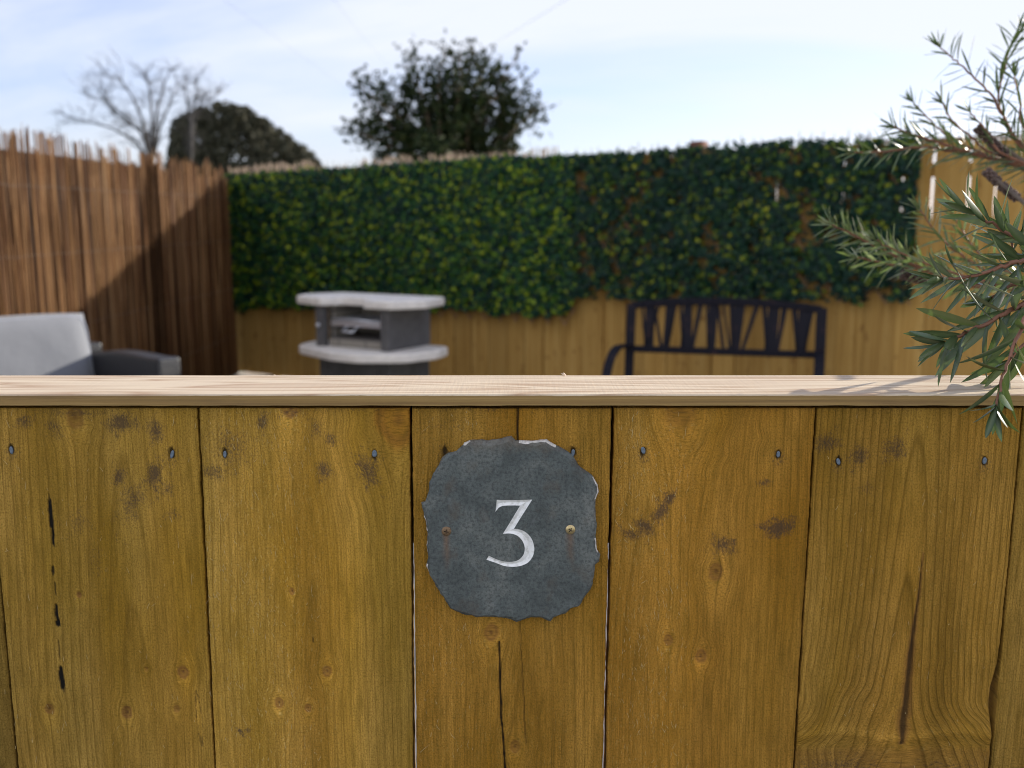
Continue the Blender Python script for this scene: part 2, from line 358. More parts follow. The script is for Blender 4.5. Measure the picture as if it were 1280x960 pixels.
# ------------------------------------------------------------------ low fence in the front
Y0 = 0.700                                     # front face of the boards
MB_BOARD = mat_board(); M_CAP = mat_cap(); M_EDGE = mat_capedge()
M_GALV = simple('galvanised_nail', (.15, .19, .24), .5, .35, 500, metal=.3)
TOPB = atY(640, 508, Y0-.001).z                # underside line of the cap
gate = empty('low_fence', (0, Y0+.03, 0), 'low olive brown boarded fence with pale capping board across the front', 'fence')
def bx(px, py): p = atY(px, py, Y0); return p.x, p.z
BOARDS = [
  # left edge (top px, bottom px), right edge, knots, stains, misc
  dict(l=(-140, -90), r=(-21, 20), tone=.1, val=.55, rc=.5, d0=.05, x0=.02, w=.004, fz=.3),
  dict(l=(-19.5, 22.5), r=(245.5, 267), tone=.30, val=1.08, rc=.62, d0=.05, x0=.02, w=.0062, fz=.45,
       knots=[(62,886,6,.8),(159,890,7,.9),(229,840,7,.9),(99,743,3.2,1),(94,521,11,.55),(221,886,4,.7),(183,836,2.5,.6)],
       stains=[(151,530,14,10,0,1.15),(194,537,9,12,20,1.0),(31,526,9,6,0,.9),(68,533,13,10,30,.7),(148,598,7,10,20,1.0),(167,626,12,26,28,.75),(193,594,8,16,15,1.15),(208,612,8,10,0,.7),(216,642,8,7,0,.6),(99,653,14,15,0,.55),(120,700,10,30,0,.4),(100,516,60,5,0,.6)],
       darks=[(64,648,2.6,28,-2,1),(66,672,2.2,12,0,1),(66,714,1.6,7,0,1),(71,768,2.4,14,-2,1),(72,779,3,5,0,1),(77,848,3.4,19,-3,1),(69,735,.8,9,0,.8),(74,812,.8,14,0,.7)],
       nails=[(14,563),(215,568)], scar=[(249,898,3.0,33,-3)]),
  dict(l=(248.5, 269.5), r=(511.5, 516.5), tone=.34, val=1.20, rc=.55, d0=.035, x0=.0, w=.0060, fz=1.0,
       knots=[(365,739,3.4,1),(409,839,6,.8),(349,878,6,.9),(385,885,4.5,.9),(363,509,11,.8),(498,524,26,-.9)],
       stains=[(328,529,5,8,0,1.1),(405,588,9,10,0,1.0),(460,588,9,20,-20,.95),(414,549,8,6,0,.8),(395,535,7,12,0,.75),(290,560,26,26,0,.6),(268,590,12,9,0,.75),(365,515,20,7,0,.6),(310,913,4,3,0,.9),(300,914,3,6,-40,1.0)],
       darks=[(391,800,1.1,4,0,.7)], nails=[(281,568),(468,567)]),
  dict(l=(514.8, 521.2), r=(764.2, 753.2), tone=.75, val=1.0, rc=.5, d0=.06, x0=.01, w=.0065, fz=.6,
       knots=[(614,790,9,.75),(644,932,7,.6)], stains=[(560,530,30,10,0,.35),(540,640,12,40,0,.3)],
       darks=[], nails=[(556,563),(716,566)], cracks=[[(647.5,500),(647,530),(646.5,562)],[(624,800),(625,850),(627,900),(632,965)],[(650,770),(651,810),(654,860),(657,930)]]),
  dict(l=(768, 757), r=(1019.5, 991.5), tone=.95, val=1.04, rc=.55, d0=.04, x0=-.045, w=.0062, fz=.75,
       knots=[(895,714,9,.7),(835,800,6,.75),(876,820,7,.8),(852,508,22,.35)],
       stains=[(838,622,5,12,28,1.15),(826,640,8,12,35,1.15),(808,658,12,7,35,1.05),(788,668,12,6,20,.95),(904,680,11,9,0,1.0),(972,660,16,11,-15,1.15),(955,604,7,4,0,.8),(895,690,3,14,10,.6)],
       nails=[(804,563),(973,568)]),
  dict(l=(1022, 994), r=(1278.5, 1236.5), tone=.50, val=.95, rc=.95, d0=.03, x0=.0, w=.0048, fz=.5, swirl=True,
       knots=[(1128,990,34,.6)],
       stains=[(1035,553,14,9,0,.85),(1075,570,12,13,0,.9),(1118,560,14,12,0,.85),(1085,610,10,8,0,.5),(1050,957,50,10,0,.6),(1180,958,40,8,0,.45)],
       darks=[], nails=[(1048,577),(1231,576)], pocket=[(1154,690,.4),(1150,735,.9),(1144,775,1.5),(1138,820,2.6),(1133,870,3.4),(1129,905,3.8),(1126,930,2.0)]),
  dict(l=(1281, 1239.5), r=(1400, 1350), tone=.35, val=.72, rc=.5, d0=.05, x0=.0, w=.006, fz=.6),
]
PXM = (atY(700, 700, Y0).x - atY(600, 700, Y0).x) / 100.0      # metres per pixel on the board plane
def make_board(i, B):
    zt = TOPB - .0015; z_mid = bx(640, 985)[1]
    (xl0, za), (xl1, zb) = bx(B['l'][0], 510), bx(B['l'][1], 960)
    (xr0, _), (xr1, _) = bx(B['r'][0], 510), bx(B['r'][1], 960)
    L_ = lambda z: xl0 + (xl1-xl0)*(z-za)/(zb-za)
    R_ = lambda z: xr0 + (xr1-xr0)*(z-za)/(zb-za)
    step = .00085
    zs = np.concatenate([np.arange(zt, z_mid, -step), np.linspace(z_mid-.003, .06, 40)])
    nc = int((xr0-xl0)/step)
    u = np.linspace(0, 1, nc); nr = len(zs)
    zlim = np.maximum(zs, .80)                                   # taper stops below the frame
    xl = L_(zlim) + .0006*(vn(zs*70, 0*zs, 31+i)-.5) + .0004*(vn(zs*260, 0*zs, 41+i)-.5)
    xr = R_(zlim) + .0006*(vn(zs*70, 0*zs, 51+i)-.5) + .0004*(vn(zs*260, 0*zs, 61+i)-.5)
    if B.get('swirl'):
        zc = bx(1240, 872)[1]; xr = xr - .0050*np.exp(-((zs-zc)/.022)**2)
    X = xl[:, None] + (xr-xl)[:, None]*u[None, :]; Z = np.repeat(zs[:, None], nc, 1)
    xm = (xl0+xr0)/2
    # warped grain coordinate
    gx = X - xm + .004*(fbm(X*9+i*7, Z*5, 70+i, 3)-.5)*2 + .0004*(vn(X*60, Z*14, 90+i)-.5)*2
    lean = (xl1-xl0)/(zb-za)*.5 + (xr1-xr0)/(zb-za)*.5; gx = gx - lean*(np.maximum(Z, .8)-za)
    knot = np.zeros_like(X); dent = np.zeros_like(X); dark = np.zeros_like(X); stain = np.zeros_like(X); ringadd = np.zeros_like(X); halo = np.zeros_like(X)
    orange = np.zeros_like(X); kfr = []
    for (kx, ky, kr, ks) in B.get('knots', []):
        x0, z0 = bx(kx, ky); r = kr*PXM*1.2; dx = X-x0; dz = Z-z0
        wob = 1 + .28*(vn(dx/r*1.3+5, dz/r*1.3+5, int(kx))-.5)
        d2 = (dx*dx + (dz*.75)**2)*wob**2; d = np.sqrt(d2)
        g0 = np.interp(0, [0], [0])
        gx = gx - dx*.92*np.exp(-d2/(2.1*r)**2)
        core = np.clip((r*1.05-d)/(r*.55), 0, 1); core = core*core*(3-2*core)
        rg = .5+.5*np.cos(d/r*9.0)
        if ks < 0:
            orange = np.maximum(orange, core*(.75+.25*rg)); knot = np.maximum(knot, core*.35*rg)
        else:
            knot = np.maximum(knot, core*ks*(.5+.45*rg)); dk = np.clip((r*.34-d)/(r*.25), 0, 1); dark = np.maximum(dark, dk*.75*min(1, ks)*(vn(X*900, Z*900, 3)*.9))
        halo = np.maximum(halo, np.exp(-((dx)**2+((dz+1.7*r)*.7)**2)/(1.6*r)**2)*ks)
        dent += -.0006*np.exp(-d2/(r*.8)**2) + .0007*np.exp(-((d-1.3*r)/(.7*r))**2)
    for (sx, sy, rx, ry, a, s) in B.get('stains', []):
        x0, z0 = bx(sx, sy); ca, sa = math.cos(R(a)), math.sin(R(a)); dx = X-x0; dz = Z-z0
        p = (dx*ca - dz*sa)/(rx*PXM*1.15); q = (dx*sa + dz*ca)/(ry*PXM*1.15)
        ww = np.clip(1+2.4*(fbm(X*190, Z*150, int(sx), 3)-.5), .25, 3)
        stain = np.maximum(stain, s*1.35*np.exp(-(p*p+q*q)*ww*.75))
    for (sx, sy, rx, ry, a, s) in B.get('darks', []):
        x0, z0 = bx(sx, sy); ca, sa = math.cos(R(a)), math.sin(R(a)); dx = X-x0; dz = Z-z0
        p = (dx*ca - dz*sa)/(rx*PXM); q = (dx*sa + dz*ca)/(ry*PXM)
        rr = (p*p+q*q)*(1+.9*(vn(X*900, Z*260, 5)-.5)); dd = s*np.clip((1.15-rr)*2.2, 0, 1); dark = np.maximum(dark, dd); dent += .0007*dd*-1
    for (sx, sy, rx, ry, a) in B.get('scar', []):
        x0, z0 = bx(sx, sy); ca, sa = math.cos(R(a)), math.sin(R(a)); dx = X-x0; dz = Z-z0
        p = (dx*ca - dz*sa)/(rx*PXM); q = (dx*sa + dz*ca)/(ry*PXM); rr = (p*p+q*q)*(1+.7*(vn(X*900, Z*300, 8)-.5))
        edge = np.exp(-((rr-1.0)/.28)**2); dark = np.maximum(dark, edge*.6); dent -= .0006*(rr < 1); SC = (rr < .95)
    for C in B.get('cracks', []):
        pts = [bx(*c) for c in C]; zz = np.array([p[1] for p in pts])[::-1]; xx = np.array([p[0] for p in pts])[::-1]
        xc = np.interp(Z, zz, xx) + .0006*(vn(Z*90, 0*Z, 77)-.5); ins = ((Z > zz[0]-.002) & (Z < zz[-1])).astype(float)
        ins = ins*np.clip((Z-zz[0])/.004 + .3, 0, 1)
        wd = .00062 if C[0][0] != 650 else .00038; s = 1 if C[0][0] != 650 else .55
        k = np.clip((wd*1.4-np.abs(X-xc))/(wd*.7), 0, 1)*ins*s; dark = np.maximum(dark, k); dent -= .0012*k
    if 'pocket' in B:
        pts = [bx(a, b_) for a, b_, c in B['pocket']]; zz = np.array([p[1] for p in pts])[::-1]; xx = np.array([p[0] for p in pts])[::-1]
        ww = np.array([c*PXM for a, b_, c in B['pocket']])[::-1]
        xc = np.interp(Z, zz, xx); wz = np.interp(Z, zz, ww, left=0, right=0)*(1+.5*(vn(Z*150, X*150, 9)-.5))
        ad = np.abs(X-xc); k = np.clip((wz*1.3-ad)/(wz*.7+1e-6), 0, 1)*(wz > 0)
        knot = np.maximum(knot, np.clip((wz*3.2-ad)/(wz*2+1e-6), 0, 1)*(wz > 0)*.55); dark = np.maximum(dark, k*.72); dent -= .0008*k
        gx = gx + np.sign(X-xc)*0
        # grain fans out and turns level above the great knot at the foot
        zk = bx(1128, 925)[1]; t = np.clip(((zk+.035)-Z)/.040, 0, 1); t = t*t
        gx = gx*(1 - .50*t) ; ringadd += t*1.6*np.sqrt(np.abs(X-bx(1128, 925)[0])/.06)
        band = np.exp(-((Z-(zk+.004)+.003*np.sin(X*70))/.0045)**2)*(.4+.8*fbm(X*40, Z*90, 4, 2)); dent += .0018*band; halo = np.maximum(halo, band*.5)
        low = np.clip((zk-.004-Z)/.006, 0, 1); knot = np.maximum(knot, low*.30*(.5+.8*fbm(X*60, Z*120, 14, 3)))
    for (nx, ny) in B.get('nails', []):
        x0, z0 = bx(nx, ny); dx = (X-x0)/.0024; dz = (Z-z0-(int(nx)%3-1)*.0012)/.0044; rr = (dx*dx+dz*dz)*(1+.9*(vn(X*500, Z*500, int(nx))-.5))
        k = np.clip((.95-rr)*1.6, 0, 1); dark = np.maximum(dark, k*.85); dent -= .0012*k
        stain = np.maximum(stain, .8*np.exp(-((dx*.35)**2+((dz+.6)*.45)**2)))
    stain = np.maximum(stain, .55*np.clip((Z-(zt-.006))/.006, 0, 1)*(.4+vn(X*60, Z*0, 6)))  # board tops darker just under the cap, carried by this mask
    ring = np.sqrt((gx-B['x0'])**2 + (B['d0']*.55 + .045*(Z-za) + .010*(fbm(X*4+i*3, Z*3, 120+i, 2)-.5))**2)/B['w'] + ringadd
    fuzz = B['fz']*np.clip(.35+1.3*(fbm((X-xm)*16+i*9, Z*3.2, 140+i, 3)-.3), 0, 1.2)
    if i == 2: fuzz = 1.1*np.clip(1.3-np.abs((X-xm)+.03)/.05, .12, 1)
    if i == 4: fuzz = 1.0*np.clip(1.25-(X-xl[:, None])/.07, .08, 1)
    tone = B['tone'] + .9*(fbm((X-xm)*18+i*5, Z*4, 160+i, 3)-.5) + orange*1.2
    val = B['val']*(1.04 + .6*(fbm((X-xm)*34+i*5, Z*3, 180+i, 4)-.5)) + .34*halo - orange*.15
    val = val*(1-.10*np.clip((bx(640, 700)[1]-Z)/.15, 0, 1))     # weaker light towards the foot painted in as slightly darker wood
    ringc = B['rc']*np.clip(.55+1.1*fbm((X-xm)*14+i*3, Z*2.5, 200+i, 2), .3, 1.4)
    Yv = Y0 - dent - .00025*(fbm(X*140, Z*50, 210+i, 2)-.5)
    ed = np.minimum(X-xl[:, None], xr[:, None]-X); Yv = Yv + .0011*np.exp(-ed/.0007)
    if i in (3,): Yv = Yv - .0012
    if 'scar' in B and i == 1: val = np.where(SC, 1.5, val); 
    n = nr*nc; co = np.stack([X, Yv, Z], -1).reshape(-1, 3)
    TH = .018; back = np.zeros((nr*2, 3)); back[0::2] = np.stack([xl, xl*0+Y0+TH, zs], -1); back[1::2] = np.stack([xr, xr*0+Y0+TH, zs], -1)
    co = np.concatenate([co, back]); org = np.array([xm, Y0, 0]); 
    a = (np.arange(nr-1)[:, None]*nc + np.arange(nc-1)[None, :]).reshape(-1)
    q = np.stack([a, a+nc, a+nc+1, a+1], -1)
    r_ = np.arange(nr-1); lf = np.stack([r_*nc, n+2*r_, n+2*r_+2, (r_+1)*nc], -1); rt = np.stack([r_*nc+nc-1, (r_+1)*nc+nc-1, n+2*r_+3, n+2*r_+1], -1)
    bk = np.stack([n+2*r_, n+2*r_+1, n+2*r_+3, n+2*r_+2], -1)
    Q = np.concatenate([q, lf, rt, bk])
    me = bpy.data.meshes.new('board'); me.vertices.add(len(co)); me.vertices.foreach_set('co', (co-org).ravel())
    top = list(range(nc))+[n+1, n]; bot = list(range((nr-1)*nc, nr*nc))[::-1]+[n+2*nr-2, n+2*nr-1]
    me.loops.add(len(Q)*4+len(top)+len(bot)); me.polygons.add(len(Q)+2)
    me.loops.foreach_set('vertex_index', np.concatenate([Q.ravel(), top, bot]))
    st_ = np.concatenate([np.arange(len(Q))*4, [len(Q)*4, len(Q)*4+len(top)]]); me.polygons.foreach_set('loop_start', st_)
    me.update(calc_edges=True)
    sm = np.zeros(len(Q)+2, bool); sm[:len(q)] = True; me.polygons.foreach_set('use_smooth', sm)
    for nm, arr in (('ring', ring), ('gx', gx+i*.37), ('knot', knot), ('stain', stain), ('ringc', ringc), ('tone', np.clip(tone, 0, 1.6)), ('dark', dark), ('val', val), ('fuzz', fuzz)):
        A = me.attributes.new(nm, 'FLOAT', 'POINT'); full = np.zeros(len(co)); full[:n] = arr.ravel()
        full[n::2] = arr[:, 0]; full[n+1::2] = arr[:, -1]; A.data.foreach_set('value', full.astype(np.float32))
    o = link('board', me, MB_BOARD, gate); o.location = (xm, Y0-gate.location.y, 0)
    for (nx, ny) in B.get('nails', []):
        if nx == 556: continue
        x0, z0 = bx(nx, ny); mb = MB(); rr = random.Random(int(nx)); nn = 14; el = rr.uniform(.0012, .0019); eh = rr.uniform(.0023, .0031); tl = rr.uniform(-.3, .3)
        vs = [(0, -.0002, 0)]
        for s_, yy in ((.75, -.00025), (1, .0001), (1, .0018)):
            for k in range(nn):
                a_ = 2*math.pi*k/nn; vx = el*s_*math.cos(a_); vz = eh*s_*math.sin(a_); vs.append((vx*math.cos(tl)-vz*math.sin(tl), yy, vx*math.sin(tl)+vz*math.cos(tl)))
        fs = [(0, 1+(k+1) % nn, 1+k) for k in range(nn)]
        for t in range(2): fs += [(1+t*nn+k, 1+t*nn+(k+1) % nn, 1+(t+1)*nn+(k+1) % nn, 1+(t+1)*nn+k) for k in range(nn)]
        nl = mb.add(vs, fs).build('nail', M_GALV, o); nl.location = (x0-xm, -.0001 if i != 3 else -.0013, z0)
    return o
BL = ['', 'board with black resin streaks', 'rough sawn board with orange corner knot', 'split board behind the plaque', 'orange brown board with slanting smudge', 'dull board with a long dark bark pocket', '']
board_objs = []
for i, B in enumerate(BOARDS):
    o = make_board(i, B); board_objs.append(o)
    if BL[i]: o['label'] = BL[i]
# loose slivers and torn fibres standing off the boards
M_SPL = simple('torn_wood_fibre', (.55, .42, .20), .7, .3, 400)
def slivers(o, i, px0, px1, n, seed):
    rr = random.Random(seed); mb = MB(); xm = o.location.x
    for k in range(n):
        px = rr.uniform(px0, px1); py = rr.uniform(515, 965)
        if 525 < px < 752 and 540 < py < 780: continue
        x, z = bx(px, py); ln = rr.uniform(.0012, .0052)*(1 if rr.random() < .9 else 1.8); a = R(90)+rr.gauss(0, .35)
        r_ = rr.uniform(.00008, .00017); d = Vector((math.cos(a), 0, math.sin(a)))
        y0 = -.0003 if i != 3 else -.0014
        p0 = Vector((x-xm, y0+.0002, z)); p1 = p0 + d*ln*.5 + Vector((rr.uniform(-.0004, .0004), -rr.uniform(.0002, .0007), 0)); p2 = p0 + d*ln + Vector((rr.uniform(-.0006, .0006), -rr.uniform(0, .0010), 0))
        mb.tube([p0, p1, p2], [r_, r_, r_*.3], 3)
    s = mb.build('splinters', M_SPL, o); s['kind'] = 'stuff'
slivers(board_objs[1], 1, 5, 245, 90, 1); slivers(board_objs[2], 2, 255, 400, 260, 2); slivers(board_objs[3], 3, 525, 600, 140, 3)
slivers(board_objs[4], 4, 772, 860, 260, 4); slivers(board_objs[5], 5, 1025, 1240, 60, 5)

# cap board
pf = atY(640, 493, Y0-.006); CAPZ = pf.z; CAPY0 = pf.y; CAPY1 = atZ(640, 469, CAPZ).y; CAPB = atY(640, 507, CAPY0).z
xs = np.linspace(-.55, .55, 551); prof = [(0, 1), (.0008, 0), (.004, 0)]
mb = MB(); nv = []
def capring(x):
    e1 = .0004*(v1(x*90, 5)-.5)+.0003*(v1(x*400, 6)-.5); e2 = .0005*(v1(x*60, 7)-.5); e3 = .0008*(v1(x*30, 8)-.5)
    return [(x, CAPY0+e2*.3, CAPB+e2), (x, CAPY0+e1*.5, CAPZ-.0010+e1), (x, CAPY0+.0009+e1, CAPZ-.0001), (x, CAPY0+.006, CAPZ), (x, CAPY1-.0015+e3, CAPZ+.0001), (x, CAPY1+e3, CAPZ-.0012), (x, CAPY1, CAPB)]
vs = []; 
for x in xs: vs += capring(x)
k = 7; fs = []; mi = []
for a in range(len(xs)-1):
    for j in range(k):
        fs.append((a*k+j, (a+1)*k+j, (a+1)*k+(j+1) % k, a*k+(j+1) % k)); mi.append(1 if j in (0,) else 0)
fs += [tuple(range(k)), tuple((len(xs)-1)*k+j for j in range(k))[::-1]]; mi += [1, 1]
mb.v = vs; mb.f = fs; mb.m = mi
cap = mb.recalc('capping_board', [M_CAP, M_EDGE], gate); cap.location = (0, -gate.location.y, 0)
# two tiny torn splinters on the back arris of the cap
for (px, s) in ((707, 1.0), (344, .6)):
    p = atZ(px, 469.5, CAPZ); mb = MB()
    for q in range(4):
        d = Vector((rng.uniform(-1, .6), rng.uniform(-.3, .3), rng.uniform(.3, 1))).normalized()*.0042*s*rng.uniform(.5, 1)
        st0 = Vector((rng.uniform(-.001, .001), 0, -.0004)); mb.tube([st0, st0+d*.5+Vector((0, 0, .0006*s)), st0+d], [.0006*s, .0005*s, .0001], 4)
    o = mb.build('splinter', simple('pale_splinter', (.75, .62, .48), .6, .1, 50), cap); o.location = (p.x, CAPY1-.002, CAPZ)
# rails and posts behind the boards
M_RAIL = simple('rail_wood', (.24, .16, .05), .8, .25, 12, bump=.3)
zr1 = bx(640, 690)[1]
mb = MB(); mb.box((0, Y0+.018+.0215, (CAPB-.003+zr1)/2), (.92, .042, CAPB-.003-zr1)); o = bevel(mb.build('rail', M_RAIL, gate), .002); o.location = (0, -gate.location.y, 0)
mb = MB(); mb.box((0, Y0+.018+.0215, .30), (.92, .042, .09)); o = bevel(mb.build('rail', M_RAIL, gate), .002); o.location = (0, -gate.location.y, 0)
for x in (-.50, .50):
    mb = MB(); mb.box((x, Y0+.04, (CAPB-.003)/2), (.075, .075, CAPB-.003)); o = bevel(mb.build('post', M_RAIL, gate), .003); o.location = (0, -gate.location.y, 0)

# ------------------------------------------------------------------ slate plaque
YS = Y0 - .0013 - .0062                              # its front face
def sl(x, y): p = atY(500+x*.29167, 520+y*.29167, YS); return p.x, p.z
OUT = [(275,120),(300,108),(345,104),(380,108),(430,100),(478,88),(495,108),(540,112),(600,108),(628,106),(650,120),(690,140),(730,165),(745,180),(765,215),(800,240),(828,262),(848,300),(852,330),(840,360),(838,420),(845,470),(838,520),(845,580),(860,600),(855,625),(838,640),(832,700),(820,745),(785,790),(768,820),(735,830),(710,850),(660,868),(645,885),(610,870),(560,868),(500,885),(470,872),(400,866),(330,866),(260,850),(215,830),(190,790),(160,745),(130,690),(112,650),(120,610),(112,560),(118,520),(108,450),(98,410),(90,375),(108,372),(122,330),(125,290),(140,255),(165,215),(180,180),(205,162),(240,155)]
P = [Vector((*sl(*p), 0)) for p in OUT]; cx = sum(p.x for p in P)/len(P); cz = sum(p.y for p in P)/len(P)
S1 = atY(558, 664, YS); S2 = atY(713, 662, YS)
RUST1 = (S1.x-cx, S1.z-cz); RUST2 = (S2.x-cx, S2.z-cz)
dense = []
for a, b_ in zip(P, P[1:]+P[:1]):
    kx = max(2, int((b_-a).length/.0011))
    for q in range(kx): dense.append(a.lerp(b_, q/kx))
nD = len(dense); mb = MB(); rings_ = []
TH = .0062
for (ins, y, jit, sd_) in ((0.0012, TH, .0006, 1), (-.0001, TH*.62, .0008, 2), (.0001, TH*.30, .0010, 3), (.0007, .0012, .0010, 4), (.0018, .0, .0016, 5)):
    rg = []
    for q, p in enumerate(dense):
        a = dense[(q-2) % nD]; b_ = dense[(q+2) % nD]; t = (b_-a).normalized(); nrm = Vector((t.y, -t.x, 0))
        c0 = Vector((cx, cz, 0))-p
        if nrm.dot(c0) < 0: nrm = -nrm
        big = fbm(q*.09, sd_*9.1, 5, 3)
        topf = 1.0 + (.6 if (p.y-cz) > .050 and sd_ >= 4 else 0)
        k = ins*topf*(.5+big) + jit*(float(vn(q*.35, sd_*3.3, 8))-.5)
        pp = p + nrm*k; rg.append((pp.x-cx, y+(.0006*(float(vn(q*.5, sd_, 9))-.5) if 0 < y < TH else 0), pp.y-cz))
    rings_.append(rg)
vs = [v for rg in rings_ for v in rg]; fs = []; mi = []
for l in range(4):
    for q in range(nD):
        fs.append((l*nD+q, l*nD+(q+1) % nD, (l+1)*nD+(q+1) % nD, (l+1)*nD+q))
        p = dense[q]; lim = .66 if (p.y-cz > .05 or (p.x-cx > .05 and p.y > cz-.02) or (p.x-cx < -.06)) else .99
        chip = float(vn(q*.13, 1.7, 21)) > lim*(1 if l in (1, 2) else 1.15)
        mi.append(1 if (chip and l in (1, 2)) else 0)
fs.append(tuple(4*nD+q for q in range(nD))); mi.append(0); fs.append(tuple(range(nD))[::-1]); mi.append(0)
mb.v = vs; mb.f = fs; mb.m = mi
M_SLATE = mat_slate(); M_CHIP = simple('chipped_slate_edge', (.60, .57, .53), .8, .3, 300, bump=.5, bscale=800)
plaque = mb.recalc('house_number_plaque', [M_SLATE, M_CHIP]); plaque.location = (cx, YS, cz)
tag(plaque, 'dark grey slate plaque with ragged edge and carved white 3, screwed to the low fence', 'plaque')
def n3(x, y): p = atY(600+x*.1146, 610+y*.1146, YS); return p.x-cx, p.z-cz
OUTR = [(182,128),(225,130),(275,132),(350,133),(435,131),(570,126),(505,228),(437,335),(370,445),(405,448),(460,462),(512,493),(558,545),(584,610),(592,680),(572,752),(525,812),(460,845),(390,858),(320,858),(250,846),(160,812),(70,782)]
INNR = [(168,260),(205,214),(245,195),(300,191),(380,190),(437,192),(378,290),(315,395),(250,498),(322,496),(368,504),(412,524),(450,560),(478,610),(488,662),(478,718),(448,762),(408,790),(360,803),(310,806),(255,800),(180,778),(95,738)]
def smoothpts(Q, lo, hi):
    r_ = []
    for k in range(len(Q)-1):
        r_.append(Q[k])
        if lo <= k < hi:
            p0, p1, p2, p3 = Q[max(k-1, lo)], Q[k], Q[k+1], Q[min(k+2, len(Q)-1)]
            for t in (.25, .5, .75):
                r_.append(tuple(.5*((2*p1[c])+(-p0[c]+p2[c])*t+(2*p0[c]-5*p1[c]+4*p2[c]-p3[c])*t*t+(-p0[c]+3*p1[c]-3*p2[c]+p3[c])*t**3) for c in (0, 1)))
    r_.append(Q[-1]); return r_
OUTR = smoothpts(OUTR, 8, 22); INNR = smoothpts(INNR, 8, 22); m_ = len(OUTR)
co_ = [n3(*p) for p in OUTR]; ci_ = [n3(*p) for p in INNR]
cut = MB(); vs = []
for a, b_ in zip(co_, ci_): vs += [(a[0], -.001, a[1]), (b_[0], -.001, b_[1]), (a[0], .0016, a[1]), (b_[0], .0016, b_[1])]
fs = [(0, 1, 3, 2), (4*(m_-1), 4*(m_-1)+2, 4*(m_-1)+3, 4*(m_-1)+1)]
for q in range(m_-1):
    A = 4*q; B_ = 4*(q+1); fs += [(A, B_, B_+1, A+1), (A+2, A+3, B_+3, B_+2), (A, A+2, B_+2, B_), (A+1, B_+1, B_+3, A+3)]
cutter = cut.add(vs, fs).recalc('cutter', M_SLATE); cutter.location = plaque.location
bm_ = plaque.modifiers.new('carve', 'BOOLEAN'); bm_.object = cutter; bm_.operation = 'DIFFERENCE'; bm_.solver = 'EXACT'
bpy.context.view_layer.update()
me2 = bpy.data.meshes.new_from_object(plaque.evaluated_get(bpy.context.evaluated_depsgraph_get()))
plaque.modifiers.clear(); plaque.data = me2; bpy.data.objects.remove(cutter)
vs = []
for q, (a, b_) in enumerate(zip(co_, ci_)):
    wdt = math.hypot(a[0]-b_[0], a[1]-b_[1]); dep = min(.0013, wdt*.30)
    j = .00012*(v1(q*1.7, 3)-.5)
    vs += [(a[0], .00006, a[1]), ((a[0]*.75+b_[0]*.25), dep*.55+j, a[1]*.75+b_[1]*.25), ((a[0]+b_[0])/2, dep, (a[1]+b_[1])/2), ((a[0]*.25+b_[0]*.75), dep*.55-j, a[1]*.25+b_[1]*.75), (b_[0], .00006, b_[1])]
fs = [(5*q+j, 5*q+5+j, 5*q+6+j, 5*q+1+j) for q in range(m_-1) for j in range(4)]
def mat_paint():
    m, nt, b = newmat('white_enamel_paint'); co = objco(nt)
    n1 = noise(nt, co, 260, 4, .6); n2 = noise(nt, co, 1200, 3, .6)
    c = ramp(nt, [(.28, (.58, .57, .53)), (.5, (.84, .84, .82)), (.8, (.9, .9, .89))], n1).outputs[0]
    nt.links.new(c, b.inputs['Base Color']); b.inputs['Roughness'].default_value = .5; bumpn(nt, b, n2, .25, .0004); return m
num = MB().add(vs, fs).recalc('number', mat_paint(), plaque); num['label'] = 'white number 3 cut into the slate'
def screw(S, mat, rot):
    bm = bmesh.new(); prof = [(0.0001, -.0011), (.0016, -.0010), (.0028, -.0006), (.0035, -.0001), (.0035, .001)]; n = 28; rows = []
    for r_, y in prof: rows.append([bm.verts.new((r_*math.cos(2*math.pi*k/n), y, r_*math.sin(2*math.pi*k/n))) for k in range(n)])
    for a, b_ in zip(rows, rows[1:]):
        for k in range(n): bm.faces.new((a[k], a[(k+1) % n], b_[(k+1) % n], b_[k]))
    bm.faces.new(rows[0]); bm.faces.new(rows[-1][::-1]); bmesh.ops.recalc_face_normals(bm, faces=bm.faces)
    me = bpy.data.meshes.new('screw'); bm.to_mesh(me); bm.free(); o = link('screw', me, [mat, M_DARK])
    for a in (rot, rot+R(90)):
        c = MB().box((0, 0, 0), (.0033, .0030, .0007), Matrix.Rotation(a, 3, 'Y')).build('cutter', M_DARK)
        md = o.modifiers.new('b', 'BOOLEAN'); md.object = c; md.operation = 'DIFFERENCE'; md.solver = 'EXACT'
        bpy.context.view_layer.update(); m2 = bpy.data.meshes.new_from_object(o.evaluated_get(bpy.context.evaluated_depsgraph_get()))
        o.modifiers.clear(); o.data = m2; bpy.data.objects.remove(c)
    o.parent = plaque; o.location = (S.x-cx, -.0002, S.z-cz); return o
M_DARK = simple('screw_recess_dark', (.03, .02, .012), .9)  # dark colour on the faces of the cross recess
screw(S1, simple('rusty_screw', (.21, .135, .075), .55, .4, 900, metal=.5), R(10))['label'] = 'rusty brown screw on the left of the number'
screw(S2, simple('brass_screw', (.55, .43, .22), .4, .3, 900, metal=.8), R(35))['label'] = 'shinier brass screw on the right of the number'

